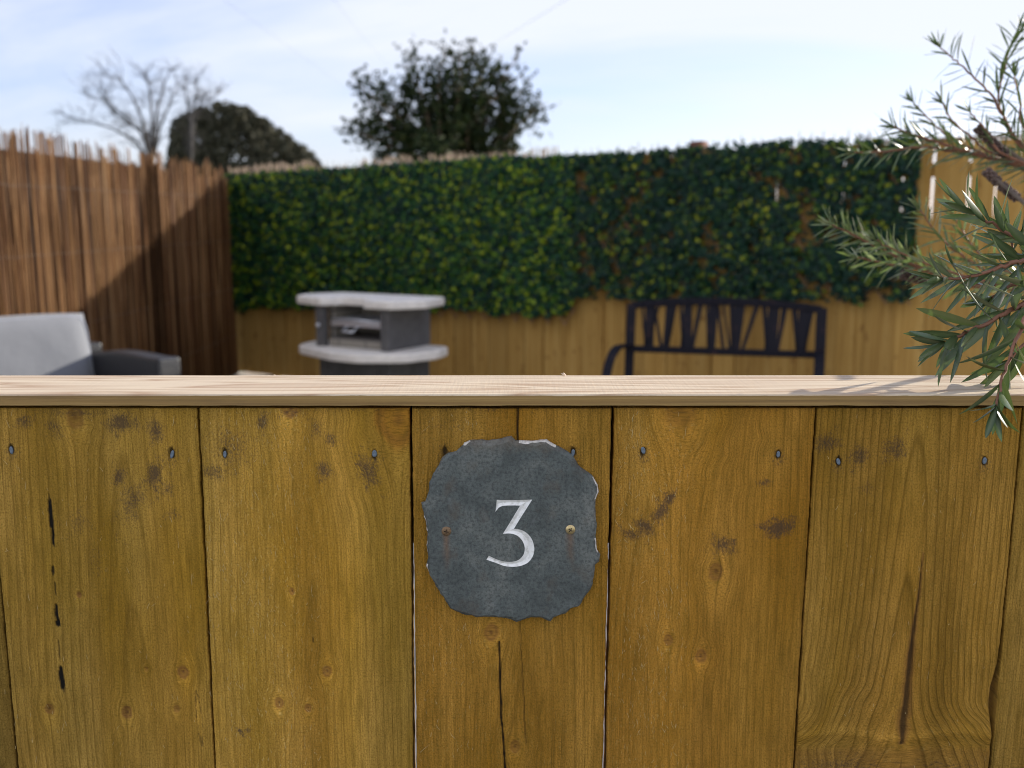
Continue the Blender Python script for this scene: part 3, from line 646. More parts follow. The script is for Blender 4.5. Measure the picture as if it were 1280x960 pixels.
# ------------------------------------------------------------------ tall back fence
M_FENCE = mat_fence()
def top_py(px):  # top line of the fence in the picture
    return np.interp(px, [295, 700, 1280, 1500], [214, 192, 167, 156])
bf = empty('tall_fence', FC, 'tall orange brown closeboard fence along the back behind bench and barbecue', 'fence')
bf.rotation_euler = (0, 0, math.atan2(FD.y, FD.x))
def fu(px): return (onF(px, 300)-FC).dot(FD)
def ftop(u):    # height at distance u along the fence
    p = FC + FD*u; px = 640 + F*p.x/(p.y*CP + (CAMZ-1.75)*SP*-1) if False else None
    return np.interp(u, UT, ZT)
UT = []; ZT = []
for px in (295, 450, 600, 700, 850, 1000, 1150, 1280, 1400, 1500):
    p = onF(px, float(top_py(px))); UT.append((p-FC).dot(FD)); ZT.append(p.z)
ZT = [z-.02 for z in ZT]
mb = MB(); u = -.02; rr = random.Random(3); ULEN = UT[-1]+1.2
GAPS = {fu(1161): .016, fu(1206): .012, fu(1124): .010, fu(1087): .009, fu(1050): .012, fu(968): .006, fu(1239): .008}
while u < ULEN:
    wd = rr.uniform(.140, .152); nxt = u+wd
    gap = rr.choice((.004, .007, .010)); opened = 0
    for g, gw in GAPS.items():
        if abs(nxt-g) < .075: nxt = g-gw/2; gap = gw; opened = gw; wd = nxt-u; GAPS = {a: b for a, b in GAPS.items() if a != g}; break
    h = float(ftop(u+wd/2)); yo = rr.uniform(-.010, .010); tl = rr.uniform(-.003, .003)
    vs = []
    for z, t in ((.03, 1), (h*.45, 1), (h*.74, 1), (h*.80, 0), (h*.94, 0), (h+rr.uniform(-.004, .004), .5)):
        e = nxt+opened*t*.93; vs += [(u, yo, z), (e, yo+.004, z), (e, yo+.016, z), (u, yo+.022, z)]
    fs = [(3, 2, 1, 0), (20, 21, 22, 23)]
    for q in range(5):
        A = 4*q; fs += [(A+j, A+(j+1) % 4, A+4+(j+1) % 4, A+4+j) for j in range(4)]
    mb.add(vs, fs)
    if not opened: mb.box((nxt+gap/2, yo+.026, h/2), (.03, .006, h-.06))
    u = nxt+gap
mb.recalc('boards', M_FENCE, bf)
for z in (.3, .95, 1.6):
    mb = MB(); mb.box((ULEN/2, .045, z), (ULEN, .04, .075)); mb.build('rail', M_FENCE, bf)
for uu in (fu(862), fu(1400), fu(560), fu(330)):
    k = abs(uu-fu(862)) < .01
    z = onF(862, 178).z+.012 if k else float(ftop(uu))-.05
    mb = MB(); mb.box((uu, .11, z/2), (.09 if k else .09, .09, z)); bevel(mb.build('post', simple('red_brown_post', (.13, .05, .035), .8, .2) if k else M_RAIL, bf), .004)
# the top capping of the right hand stretch
u0 = fu(1080); u1 = ULEN; mb = MB()
for q in range(12):
    a = u0+(u1-u0)*q/12; b_ = u0+(u1-u0)*(q+1)/12-.0005
    za, zb = float(ftop(a))+.012, float(ftop(b_))+.012
    mb.add([(a, -.012, za-.008), (b_, -.012, zb-.008), (b_, .035, zb-.008), (a, .035, za-.008), (a, -.012, za+.006), (b_, -.012, zb+.006), (b_, .035, zb+.006), (a, .035, za+.006)],
           [(3, 2, 1, 0), (4, 5, 6, 7), (0, 1, 5, 4), (1, 2, 6, 5), (2, 3, 7, 6), (3, 0, 4, 7)])
mb.build('capping_strip', simple('weathered_capping', (.20, .13, .07), .8, .3), bf)

# ------------------------------------------------------------------ reed screens
M_REED = mat_reed()
SC0 = FC + Vector((0, -.03, 0)); SC1 = Vector((-2.53, 3.6, 0)); SD = (SC1-SC0).normalized(); SNn = Vector((-SD.y, SD.x, 0)); SNn = SNn if SNn.x > 0 else -SNn
SLEN = (SC1-SC0).length
def onS(px, py):
    d = ray(px, py); t = (SC0-CAM).dot(SNn)/d.dot(SNn); return CAM+d*t
ut = []; zt_ = []
for px, py in ((294, 211), (240, 203), (200, 192), (150, 183), (100, 174), (50, 166), (0, 158), (-60, 148)):
    p = onS(px, py); ut.append((p-SC0).dot(SD)); zt_.append(p.z)
def stop(u): return float(np.interp(u, ut, zt_))
side = empty('side_fence', SC0, 'dark solid fence showing just behind the tops of the long reed screen', 'fence'); side.rotation_euler = (0, 0, math.atan2(SD.y, SD.x))
rs = empty('reed_screen', SC0, 'tall reddish brown reed screen along the garden side behind the armchair', 'screen'); rs.rotation_euler = side.rotation_euler
sg = 1 if (Matrix.Rotation(rs.rotation_euler.z, 3, 'Z') @ Vector((0, 1, 0))).dot(SNn) > 0 else -1
mb = MB(); u = .0
while u < SLEN:
    h = stop(u+.07)-.105; mb.add([(u, -sg*.02, .02), (u+.145, -sg*.02, .02), (u+.145, -sg*.04, .02), (u, -sg*.04, .02), (u, -sg*.02, h), (u+.145, -sg*.02, h), (u+.145, -sg*.04, h), (u, -sg*.04, h)],
        [(3, 2, 1, 0), (4, 5, 6, 7), (0, 1, 5, 4), (1, 2, 6, 5), (2, 3, 7, 6), (3, 0, 4, 7)]); u += .148
mb.recalc('boards', simple('dark_fence_wood', (.025, .012, .006), .85, .3), side)
mb = MB(); mb.box((SLEN/2, -sg*.065, 1.3), (SLEN, .04, .08)); mb.build('rail', M_RAIL, side)
def reed(mb, u, z1, r_, off, rr, z0=.02):
    le = rr.gauss(0, .007); bo = rr.gauss(0, .006)
    pts = [(u-le, off, z0), (u-le*.3+bo, off+rr.uniform(-.003, .003), z0+(z1-z0)*.4), (u+le*.4-bo, off+rr.uniform(-.004, .004), z0+(z1-z0)*.75), (u+le+rr.gauss(0, .004), off+rr.uniform(-.006, .006), z1)]
    mb.tube(pts, [r_, r_, r_*.95, r_*.75], 5)
rr = random.Random(9); mb = MB(); u = .012
while u < SLEN:
    r_ = rr.uniform(.0018, .0040) if rr.random() < .92 else rr.uniform(.005, .008)
    clump = (v1(u*9, 4)-.5)*.05 + (v1(u*33, 5)-.5)*.06
    gap = v1(u*13, 14)
    z = stop(u)+clump+rr.gauss(0, .015)-.02
    if gap > .5 and rr.random() < .75: z = stop(u)-.095+rr.uniform(-.02, .02)
    if v1(u*24, 19) > .72: u += r_*1.2
    reed(mb, u, z, r_, sg*(r_ + rr.uniform(0, .014) + .02*max(0, v1(u*11, 23)-.5)), rr); u += r_*rr.uniform(1.3, 2.4)
o = mb.recalc('reeds', M_REED, rs, True)
mb = MB()
for z in (.35, .75, 1.15, 1.5):
    mb.tube([(q*.1, sg*(.024+.004*math.sin(q*1.7)), z+.004*math.sin(q*2.3)) for q in range(int(SLEN/.1)+1)], .0011, 5)
mb.build('binding_wire', simple('binding_wire', (.12, .10, .09), .5, .2, metal=.7), rs)
# shadow line of the post behind, painted in as extra dark reeds
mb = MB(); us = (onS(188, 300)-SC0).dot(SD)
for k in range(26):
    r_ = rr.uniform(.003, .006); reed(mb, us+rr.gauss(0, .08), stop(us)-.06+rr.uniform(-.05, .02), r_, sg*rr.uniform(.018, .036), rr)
mb.recalc('shadow_line_reeds', simple('dark_shadow_line_reed', (.045, .022, .009), .85, .5, 30, spec=.08), rs, True)

bs = empty('reed_screen', FC + FN*.03, 'short greyish reed screen showing only its tips above the fuller artificial ivy', 'screen'); bs.rotation_euler = bf.rotation_euler
mb = MB(); u = .02; uend = fu(700)
while u < uend:
    r_ = rr.uniform(.003, .006); h = float(ftop(u))+.035+rr.uniform(-.02, .02)
    if fu(400) < u < fu(455): h -= .05
    if v1(u*8, 3) > .5: h += .02
    reed(mb, u, h, r_, 0, rr, z0=.85); u += r_*rr.uniform(1.7, 2.6)
mb.recalc('reeds', simple('pale_old_reed', (.34, .25, .17), .7, .45, 25), bs, True)

# ------------------------------------------------------------------ artificial ivy
IVY = [(0, -.10), (.30, -.42), (.50, -.12), (.42, .22), (.14, .34), (0, .62), (-.14, .34), (-.42, .22), (-.50, -.12), (-.30, -.42)]
def ivyleaf(mb, p, nrm, up, s, fold):
    z = nrm.normalized(); y = (up - z*up.dot(z)).normalized(); x = y.cross(z)
    vs = [p]
    for (a, b_) in IVY: vs.append(p + x*a*s + y*b_*s + z*(-abs(a)*fold*s - .12*s*(b_*b_)))
    n = len(IVY); mb.add(vs, [(0, 1+k, 1+(k+1) % n) for k in range(n)])
IVG = [(0, (.004, .020, .014)), (.35, (.007, .040, .027)), (.58, (.014, .070, .022)), (.74, (.030, .105, .010)), (.86, (.12, .22, .008)), (1, (.34, .40, .012))]
M_IVY = mat_leafy('plastic_ivy', IVG, .5, .12, .22)
IVG2 = [(0, (.004, .017, .012)), (.4, (.006, .032, .022)), (.70, (.010, .048, .022)), (.85, (.020, .065, .012)), (.93, (.10, .17, .010)), (1, (.28, .30, .014))]
M_IVY2 = mat_leafy('darker_plastic_ivy', IVG2, .5, .12, .22)
M_LAT = simple('willow_lattice', (.20, .115, .06), .8, .35, 30)
def ivy_panel(label, px0, px1, tops, bots, nleaf, seed, sparse):
    rr = random.Random(seed); th = empty('ivy_screen', FC + FN*.05, label, 'artificial ivy', 'artificial ivy screens on the back fence'); th.rotation_euler = bf.rotation_euler
    u0, u1 = fu(px0), fu(px1); mbl = MB()
    Z = lambda px, py: onF(px, py, .06).z
    xs_ = [t[0] for t in tops]; us_ = [fu(x) for x in xs_]; zt = [Z(*t) for t in tops]; xb = [fu(t[0]) for t in bots]; zb = [Z(*t) for t in bots]
    cnt = 0
    while cnt < nleaf:
        u = rr.uniform(u0, u1); a = float(np.interp(u, us_, zt)); b_ = float(np.interp(u, xb, zb))
        a += .014*(v1(u*14, seed)-.5) - .008 ; b_ += .07*(v1(u*7, seed+1)-.5) + .03*(v1(u*25, seed+2)-.5)
        z = rr.uniform(b_, a)
        hole = float(fbm(u*13, z*13, seed+3, 3))
        if sparse > 0 and hole > .66-sparse and rr.random() < .90: cnt += .4; continue
        cnt += 1
        nl = Vector((rr.gauss(0, .5), -1, rr.gauss(.25, .5))); up = Vector((rr.gauss(0, .8), rr.gauss(0, .3), rr.gauss(-.5, .7)))
        ivyleaf(mbl, Vector((u, -rr.uniform(.0, .055), z)), nl, up, rr.uniform(.024, .041), rr.uniform(.1, .5))
    k = u0
    while k < u1:      # upright sprigs along the top
        zz = float(np.interp(k, us_, zt))
        for q in range(rr.choice((0, 1, 1, 2))):
            s = rr.uniform(.022, .036); ivyleaf(mbl, Vector((k+rr.uniform(-.03, .03), -rr.uniform(0, .05), zz+rr.uniform(-.02, .018))), Vector((rr.gauss(0, .9), -1, rr.gauss(0, .6))), Vector((rr.gauss(0, .6), 0, 1)), s, .2)
        k += .035
    o = mbl.build('leaves', M_IVY if sparse < 0 else M_IVY2, th); o['kind'] = 'stuff'
    lat = MB(); h = 1.0; sp = .13; zlo = min(zb)+.06; zhi = min(zt)
    uu = u0-1.2
    while uu < u1:
        for sg_ in (1, -1):
            a0 = Vector((uu, .012*sg_, zlo)); ln = (zhi-zlo)*1.0; a1 = Vector((uu+ln*.75, .012*sg_, zlo+ln))
            if sg_ < 0: a0.x, a1.x = a1.x, a0.x
            t0 = 0; t1 = 1
            if a0.x != a1.x:
                ta = (u0-a0.x)/(a1.x-a0.x); tb = (u1-a0.x)/(a1.x-a0.x); lo, hi = min(ta, tb), max(ta, tb); t0 = max(0, lo); t1 = min(1, hi)
            if t1 > t0+.05: lat.tube([a0.lerp(a1, t0), a0.lerp(a1, (t0+t1)/2)+Vector((0, .002, 0)), a0.lerp(a1, t1)], .0045, 5)
        uu += sp
    uu = u0+.05
    while uu < u1:   # spiky stem ends standing over the top edge
        zz = float(np.interp(uu, us_, zt)); lat.tube([(uu, 0, zz-.05), (uu+rr.uniform(-.012, .02), -.01, zz+rr.uniform(.02, .055))], [.0035, .0018], 4); uu += rr.uniform(.05, .085)
    lat.build('lattice', M_LAT, th); return th
ivy_panel('fuller bright green artificial ivy screen above the barbecue', 292, 724, [(292, 217), (450, 208), (560, 200), (640, 194), (724, 194)],
          [(292, 388), (340, 386), (400, 384), (520, 386), (600, 388), (660, 395), (690, 398), (710, 392), (724, 378)], 30000, 21, -.02)
ivy_panel('sparser dark artificial ivy screen above the bench, ending by a bare fence stretch', 714, 1146, [(714, 194), (850, 184), (1000, 175), (1146, 172)],
          [(714, 374), (740, 372), (790, 376), (850, 374), (1000, 376), (1100, 377), (1146, 372)], 17500, 33, .06)

# ------------------------------------------------------------------ barbecue
M_CONC = simple('pale_cast_concrete', (.72, .68, .62), .85, .12, 18, bump=.4, bscale=120)
M_GREY = simple('grey_cast_concrete', (.095, .092, .092), .85, .2, 14, bump=.4, bscale=100)
def mat_brickin():
    m, nt, b = newmat('fire_brick'); co = objco(nt)
    br = nt.nodes.new('ShaderNodeTexBrick'); nt.links.new(mapv(nt, co, (1, 1, 1), rot=(R(90), 0, 0)), br.inputs['Vector']); br.inputs['Scale'].default_value = 1
    br.inputs['Brick Width'].default_value = .21; br.inputs['Row Height'].default_value = .055; br.inputs['Mortar Size'].default_value = .006
    br.inputs['Color1'].default_value = (.34, .31, .26, 1); br.inputs['Color2'].default_value = (.28, .26, .22, 1); br.inputs['Mortar'].default_value = (.11, .10, .09, 1)
    c = mixc(nt, math_(nt, 'MULTIPLY', noise(nt, co, 20, 4), .4), br.outputs[0], (.14, .13, .12)); nt.links.new(c, b.inputs['Base Color']); b.inputs['Roughness'].default_value = .85
    return m
BD = 5.9; pc = atD(485, 440, BD); BTH = R(-31)
bbq = empty('masonry_barbecue', (pc.x, pc.y, 0), 'grey masonry barbecue with pale curved slabs and metal grill, against the back fence', 'barbecue', rz=BTH)
# local frame: x to the right along the front, y to the back; origin at right front corner of the fire box
def zat(px, py, D): return atD(px, py, D).z
zl0 = zat(485, 452, BD-.12); zl1 = zat(485, 441, BD-.02); zu0 = zat(485, 385, BD); zu1 = zat(485, 374.5, BD)
Wd, Dp = .57, .43
def rounded(pts, k=4, r_=.05):
    out_ = []
    n = len(pts)
    for i in range(n):
        p0 = Vector(pts[i-1]); p1 = Vector(pts[i]); p2 = Vector(pts[(i+1) % n]); a = p1+(p0-p1).normalized()*min(r_, (p0-p1).length*.4); b_ = p1+(p2-p1).normalized()*min(r_, (p2-p1).length*.4)
        for t in range(k+1):
            t /= k; out_.append(tuple((a*(1-t)**2 + p1*2*t*(1-t) + b_*t*t)[:2]))
    return out_
TK = .055
low = [(-Wd-.10, Dp-.02), (-Wd-.20, .16), (-Wd-.13, -.02), (-Wd*.55, -.17), (-.10, -.17), (.14, -.02), (.21, .22), (.16, Dp-.02)]
mb = MB(); mb.prism(rounded(low), zl1-TK, zl1); bevel(mb.recalc('counter_slab', M_CONC, bbq), .012, 3)
up = [(-Wd-.08, Dp-.06), (-Wd-.20, .14), (-Wd-.15, .0), (-Wd+.10, -.05), (-Wd+.18, .07), (-.18, .07), (-.14, -.06), (.06, -.05), (.19, .14), (.15, Dp-.04)]
mb = MB(); mb.prism(rounded(up, 3, .03), zu1-TK*.95, zu1); bevel(mb.recalc('hood_slab', M_CONC, bbq), .012, 3)
zb1 = zu1-TK*.95; 
mb = MB(); mb.box((-.03, Dp/2+.005, (zl1+zb1)/2), (.06, Dp, zb1-zl1)); bevel(mb.build('side_wall', M_GREY, bbq), .006)
M_FB = mat_brickin()
mb = MB(); mb.box((-Wd+.03, .035, (zl1+zb1)/2), (.055, .06, zb1-zl1)); bevel(mb.build('pillar', M_GREY, bbq), .006)
mb = MB(); mb.box((-Wd+.045, Dp/2+.05, (zl1+zb1)/2), (.05, Dp-.12, zb1-zl1)); bevel(mb.build('brick_lining', M_FB, bbq), .003)
mb = MB(); mb.box((-Wd/2, Dp-.03, (zl1+zb1)/2), (Wd-.14, .06, zb1-zl1)); bevel(mb.build('back_wall', M_FB, bbq), .003)
mb = MB(); mb.box((-Wd/2, Dp/2-.01, zl1+.028), (Wd-.15, Dp-.12, .055)); bevel(mb.build('hearth', M_FB, bbq), .006)
mb = MB(); mb.box((-.04, Dp/2, (zl1-TK)/2), (.08, Dp-.02, zl1-TK)); mb.box((-Wd+.06, Dp/2, (zl1-TK)/2), (.08, Dp-.02, zl1-TK)); mb.box((-Wd/2, Dp-.05, (zl1-TK)/2), (Wd-.18, .06, zl1-TK)); mb.box((-Wd/2+.01, .03, (zl1-TK)-.06), (Wd-.19, .05, .119))
bevel(mb.build('base', simple('dark_base_block', (.07, .07, .068), .9, .25, 10, bump=.3), bbq), .005)
M_CHR = simple('chromed_steel', (.80, .82, .86), .5, .08, 40, metal=1)
gz = zl1+(zb1-zl1)*.52; tr = MB(); tr.box((-Wd/2+.01, Dp/2-.03, gz), (Wd-.16, Dp-.16, .004))
for (c, s) in (((-Wd/2+.01, .055, gz+.012), (Wd-.16, .004, .026)), ((-Wd/2+.01, Dp-.115, gz+.012), (Wd-.16, .004, .026)), ((-Wd+.09, Dp/2-.03, gz+.012), (.004, Dp-.17, .024)), ((-.07, Dp/2-.03, gz+.012), (.004, Dp-.17, .024))): tr.box(c, s)
tr.build('grill_tray', M_CHR, bbq)
gr = MB()
for k in range(14):
    x = -Wd+.10+k*(Wd-.18)/13; gr.tube([(x, .055, gz+.034), (x, Dp-.11, gz+.034)], .003, 6)
gr.tube([(-Wd+.09, .055, gz+.034), (-.07, .055, gz+.034)], .005, 8); gr.tube([(-Wd+.09, Dp-.11, gz+.034), (-.07, Dp-.11, gz+.034)], .005, 8)
gr.build('grill_rack', M_CHR, bbq, True)
hd = MB(); hd.tube([(-Wd+.22, .05, gz-.004), (-Wd+.22, .0, gz-.03), (-Wd+.30, .0, gz-.03), (-Wd+.30, .05, gz-.004)], .005, 6); hd.build('handle', M_CHR, bbq, True)
bt = MB(); bt.tube([(-Wd+.03, .006, gz+.0), (-Wd+.03, -.012, gz)], .012, 8); bt.build('bolt', M_CHR, bbq, True)

# ------------------------------------------------------------------ bench
M_IRON = None
def mat_iron():
    m, nt, b = newmat('painted_iron'); co = objco(nt)
    f = noise(nt, co, 22, 5, .65); r_ = ramp(nt, [(.60, (0,)*3), (.72, (1,)*3)], f).outputs[0]
    c = mixc(nt, math_(nt, 'MULTIPLY', r_, .75), (.008, .0075, .013), (.09, .045, .045)); nt.links.new(c, b.inputs['Base Color'])
    b.inputs['Roughness'].default_value = .6; b.inputs['Specular IOR Level'].default_value = .15; return m
M_IRON = mat_iron()
BL_, BR_ = 5.72, 5.45; pl = atD(786, 430, BL_); pr = atD(1026, 430, BR_); pl.z = pr.z = 0; W_ = (pr-pl).length
bench = empty('garden_bench', (pl.x, pl.y, 0), 'dark navy metal garden bench with arched fan slatted back, in front of the back fence', 'bench'); bench.rotation_euler = (0, 0, math.atan2(pr.y-pl.y, pr.x-pl.x))
# local: x to the right, -y towards the camera
def bz(px, py): return atD(px, py, BL_+(BR_-BL_)*(px-786)/240).z
zr_ = bz(900, 441); zt0 = bz(786, 386); zt1 = bz(900, 377.5); zt2 = bz(1026, 385)
zt0 = zt2 = (zt0+zt2)/2
def arch(t): return zt0 + (zt1-zt0)*math.sin(math.pi*t)**.8 if 0 < t < 1 else zt0
seat_z = .42 if zr_ > .5 else zr_-.12
def back_y(z): return .02+(z-seat_z)*.16
mb = MB(); pts = [(W_*t, back_y(arch(t)), arch(t)) for t in [k/16 for k in range(17)]]
for a, b_ in zip(pts, pts[1:]): mb.bar(a, b_, .042, .030, Vector((0, 1, 0)))
bevel(mb.build('top_rail', M_IRON, bench), .004)
mb = MB(); mb.bar((0.01, back_y(zr_), zr_), (W_-.01, back_y(zr_), zr_), .038, .028, Vector((0, 1, 0))); bevel(mb.build('lower_rail', M_IRON, bench), .004)
for k, x in enumerate((0, W_)):
    mb = MB(); mb.bar((x, back_y(0)+.10, 0.004), (x, back_y(seat_z), seat_z), .042, .03, Vector((0, 1, 0))); mb.bar((x, back_y(seat_z), seat_z), (x, back_y(zt0+.01), zt0+.01), .052 if k == 0 else .058, .03, Vector((0, 1, 0)))
    bevel(mb.build('back_post', M_IRON, bench), .004)
    mb = MB(); arm = []
    az = zr_+.02
    for t in [q/10 for q in range(11)]:
        y = back_y(az) - .42*t; z = az + .01*math.sin(math.pi*t) - (.0 if t < .35 else ((t-.35)/.65)**2.2*.14); arm.append((x - (.07*math.sin(t*1.5) if k == 0 else .02*t), y, z))
    arm += [(arm[-1][0], arm[-1][1]-.02, arm[-1][2]-.10), (arm[-1][0], arm[-1][1]-.015, .40)]
    for a, b_ in zip(arm, arm[1:]): mb.bar(a, b_, .018, .050, Vector((1, 0, 0)))
    bevel(mb.build('armrest', M_IRON, bench), .003)
    mb = MB(); mb.bar((arm[-1][0], back_y(az)-.445, .40), (arm[-1][0], back_y(az)-.46, .004), .04, .03, Vector((0, 1, 0))); bevel(mb.build('front_leg', M_IRON, bench), .003)
px2t = lambda z: ((740+z*.25)-786)/(1026-786)
SL = [(285, 282, 44, 44), (388, 372, 40, 30), (478, 476, 34, 54), (610, 604, 40, 36), (742, 728, 46, 34), (912, 900, 46, 54), (1062, 1050, 48, 46)]
zz0 = zr_
def slat(x0, x1, w0, w1):
    t0 = px2t(x0); t1 = px2t(x1); a = Vector((W_*t1, back_y(zz0), zz0)); zt_l = arch(t0); b_ = Vector((W_*t0, back_y(zt_l), zt_l))
    wa = w1/4/240*W_*1.15; wb = w0/4/240*W_*1.15
    m = MB(); vs = []
    for p, wv in ((a, wa), (b_, wb)):
        for sx, sy in ((-1, -1), (1, -1), (1, 1), (-1, 1)): vs.append((p.x+sx*wv/2, p.y+sy*.005, p.z))
    m.add(vs, [(3, 2, 1, 0), (4, 5, 6, 7), (0, 1, 5, 4), (1, 2, 6, 5), (2, 3, 7, 6), (3, 0, 4, 7)]); o = m.build('slat', M_IRON, bench); return o
for s in SL: slat(*s)
for s in [(330, 270, 12, 12), (240, 268, 10, 10), (415, 380, 14, 14), (300, 350, 12, 16), (545, 505, 22, 18), (440, 462, 14, 12), (625, 670, 14, 16), (575, 590, 12, 10), (700, 712, 22, 12), (830, 760, 22, 16), (862, 885, 22, 12), (965, 935, 26, 14), (1010, 1035, 26, 12), (1100, 1065, 14, 12), (655, 700, 10, 12)]: slat(*s)
mb = MB()
for k in range(9): mb.box((W_/2, back_y(seat_z)-.06-.052*k, seat_z-.008*math.sin(math.pi*k/8)), (W_, .038, .010))
mb.build('seat', M_IRON, bench)

# ------------------------------------------------------------------ armchair and cushion
def mat_rattan():
    m, nt, b = newmat('rattan_weave'); co = objco(nt)
    wv = nt.nodes.new('ShaderNodeTexBrick'); nt.links.new(mapv(nt, co, (1, 1, 1), rot=(R(90), 0, R(45))), wv.inputs['Vector']); wv.inputs['Scale'].default_value = 1
    wv.inputs['Brick Width'].default_value = .022; wv.inputs['Row Height'].default_value = .008; wv.inputs['Mortar Size'].default_value = .0012
    wv.inputs['Color1'].default_value = (.022, .024, .028, 1); wv.inputs['Color2'].default_value = (.040, .042, .047, 1); wv.inputs['Mortar'].default_value = (.012, .012, .014, 1)
    nt.links.new(wv.outputs[0], b.inputs['Base Color']); b.inputs['Roughness'].default_value = .45
    bumpn(nt, b, wv.outputs['Fac'], .4, .002); return m
M_RAT = mat_rattan()
A1 = atD(117, 441, 4.95); A2 = atD(212, 447, 4.42)
ax = Vector((A2.x-A1.x, A2.y-A1.y, 0)); alen = ax.length; ax.normalize()       # facing direction of the chair
lat_ = Vector((ax.y, -ax.x, 0)); lat_ = lat_ if lat_.x < 0 else -lat_          # towards its other arm
print('ARM', A1, A2, alen, 'side x at chair', onS(0, 400))
chair = empty('rattan_armchair', (A1.x, A1.y, 0), 'dark grey woven rattan armchair in front of the reed screen', 'armchair'); chair.rotation_euler = (0, 0, math.atan2(ax.y, ax.x))
sgn = 1 if (Matrix.Rotation(chair.rotation_euler.z, 3, 'Z') @ Vector((0, 1, 0))).dot(lat_) > 0 else -1
armz = (A1.z+A2.z)/2
def arm_mb(y):
    m = MB(); prof = []; n = 12
    for k in range(n+1):
        t = k/n; x = alen*t; z = A1.z + (A2.z-A1.z)*t + .022*math.sin(math.pi*min(1, t*1.15))*(1-t*.3) ; prof.append((x, z))
    vs = []
    for x, z in prof: vs += [(x, y-.055, .06), (x, y+.055, .06), (x, y+.055, z), (x, y-.055, z)]
    fs = [(0, 1, 2, 3), tuple(4*n+j for j in (3, 2, 1, 0))]
    for k in range(n): fs += [(4*k+j, 4*k+(j+1) % 4, 4*k+4+(j+1) % 4, 4*k+4+j) for j in range(4)]
    return m.add(vs, fs)
ind = .64
for y in (sgn*.0, sgn*(ind+.11)):
    bevel(arm_mb(y).recalc('armrest', M_RAT, chair), .014, 3)
mb = MB(); mb.box((.30, sgn*(ind/2+.055), .21), (alen-.04+.02, ind-.004, .30)); bevel(mb.build('seat', M_RAT, chair), .01)
mb = MB(); mb.box((-.06, sgn*(ind/2+.055), (armz+.02+.06)/2), (.09, ind+.22, armz+.02-.06)); bevel(mb.build('backrest', M_RAT, chair), .012)
for x in (.03, alen-.05):
    for y in (0, sgn*(ind+.11)):
        m = MB().box((x, y, .032), (.05, .05, .056)).build('leg', M_RAT, chair)
def mat_fabric():
    m, nt, b = newmat('light_grey_canvas'); co = objco(nt)
    wv = noise(nt, co, 900, 2, .6); big = noise(nt, co, 5, 3, .5)
    c = mixc(nt, math_(nt, 'MULTIPLY', wv, .25), (.175, .185, .205), (.135, .145, .165)); c = mixc(nt, math_(nt, 'MULTIPLY', big, .15), c, (.165, .175, .20))
    nt.links.new(c, b.inputs['Base Color']); b.inputs['Roughness'].default_value = .9; b.inputs['Sheen Weight'].default_value = .2; bumpn(nt, b, big, .35, .03); return m
M_FAB = mat_fabric()
ctop = atD(60, 391, 4.86).z; cb = .37; hgt = ctop-cb
n1, n2 = 26, 20
def cushion(wd, ht, th, name, parent=None):
    bm = bmesh.new(); bmesh.ops.create_cube(bm, size=1); bmesh.ops.subdivide_edges(bm, edges=bm.edges, cuts=14, use_grid_fill=True)
    for v in bm.verts:
        x, y, z = v.co; 
        ex = 1-abs(y*2)**4; ez = 1-abs(z*2)**4
        puff = .55+.45*(max(ex, 0)*max(ez, 0))**.35
        r_ = max(abs(y*2), abs(z*2))
        v.co.x = x*th*puff + .006*(float(vn(y*5+3, z*5+3, 4))-.5)*puff; v.co.y = y*wd*(1-.035*(abs(x*2)**3)*(abs(z*2)**2)) ; v.co.z = z*ht*(1-.03*abs(x*2)**3) + .012*(1-(abs(y*2))**2)*(1 if z > .45 else 0)
    for v in bm.verts: v.co.y *= 1.0 - .03*(v.co.z/ht+.5)
    me = bpy.data.meshes.new(name); bm.to_mesh(me); bm.free(); return link(name, me, M_FAB, parent, True)
cu = cushion(ind+.01, hgt, .17, 'back_cushion'); 
Mz = Matrix.Rotation(chair.rotation_euler.z, 4, 'Z')
cu.location = Vector(chair.location) + (Mz @ Vector((.065, sgn*(ind/2+.055), 0))).xyz + Vector((0, 0, cb+hgt/2)); cu.rotation_euler = Euler((0, R(-9), chair.rotation_euler.z), 'XYZ')
tag(cu, 'pale grey back cushion standing in the rattan armchair', 'cushion')
pip = MB(); pp = []
for k in range(60):
    a = 2*math.pi*k/60; cc, ss = math.cos(a), math.sin(a); e = .22
    pp.append((.083*.55+.004, math.copysign(abs(cc)**e, cc)*(ind+.01)/2*.955, math.copysign(abs(ss)**e, ss)*hgt/2*.965))
pip.tube(pp+[pp[0]], .005, 6, False); pip.build('piping', simple('grey_piping', (.25, .27, .32), .8), cu, True)

# ------------------------------------------------------------------ trees
def canopy_leaf(mb, p, s, rr):
    n = Vector((rr.gauss(0, 1), rr.gauss(0, 1), rr.gauss(.3, 1))).normalized(); x = n.orthogonal().normalized(); x = Matrix.Rotation(rr.uniform(0, 6.28), 3, n) @ x; y = n.cross(x)
    mb.add([p-x*s*.5, p-y*s*.28+n*s*.08, p+x*s*.5, p+y*s*.28+n*s*.08], [(0, 1, 2, 3)])
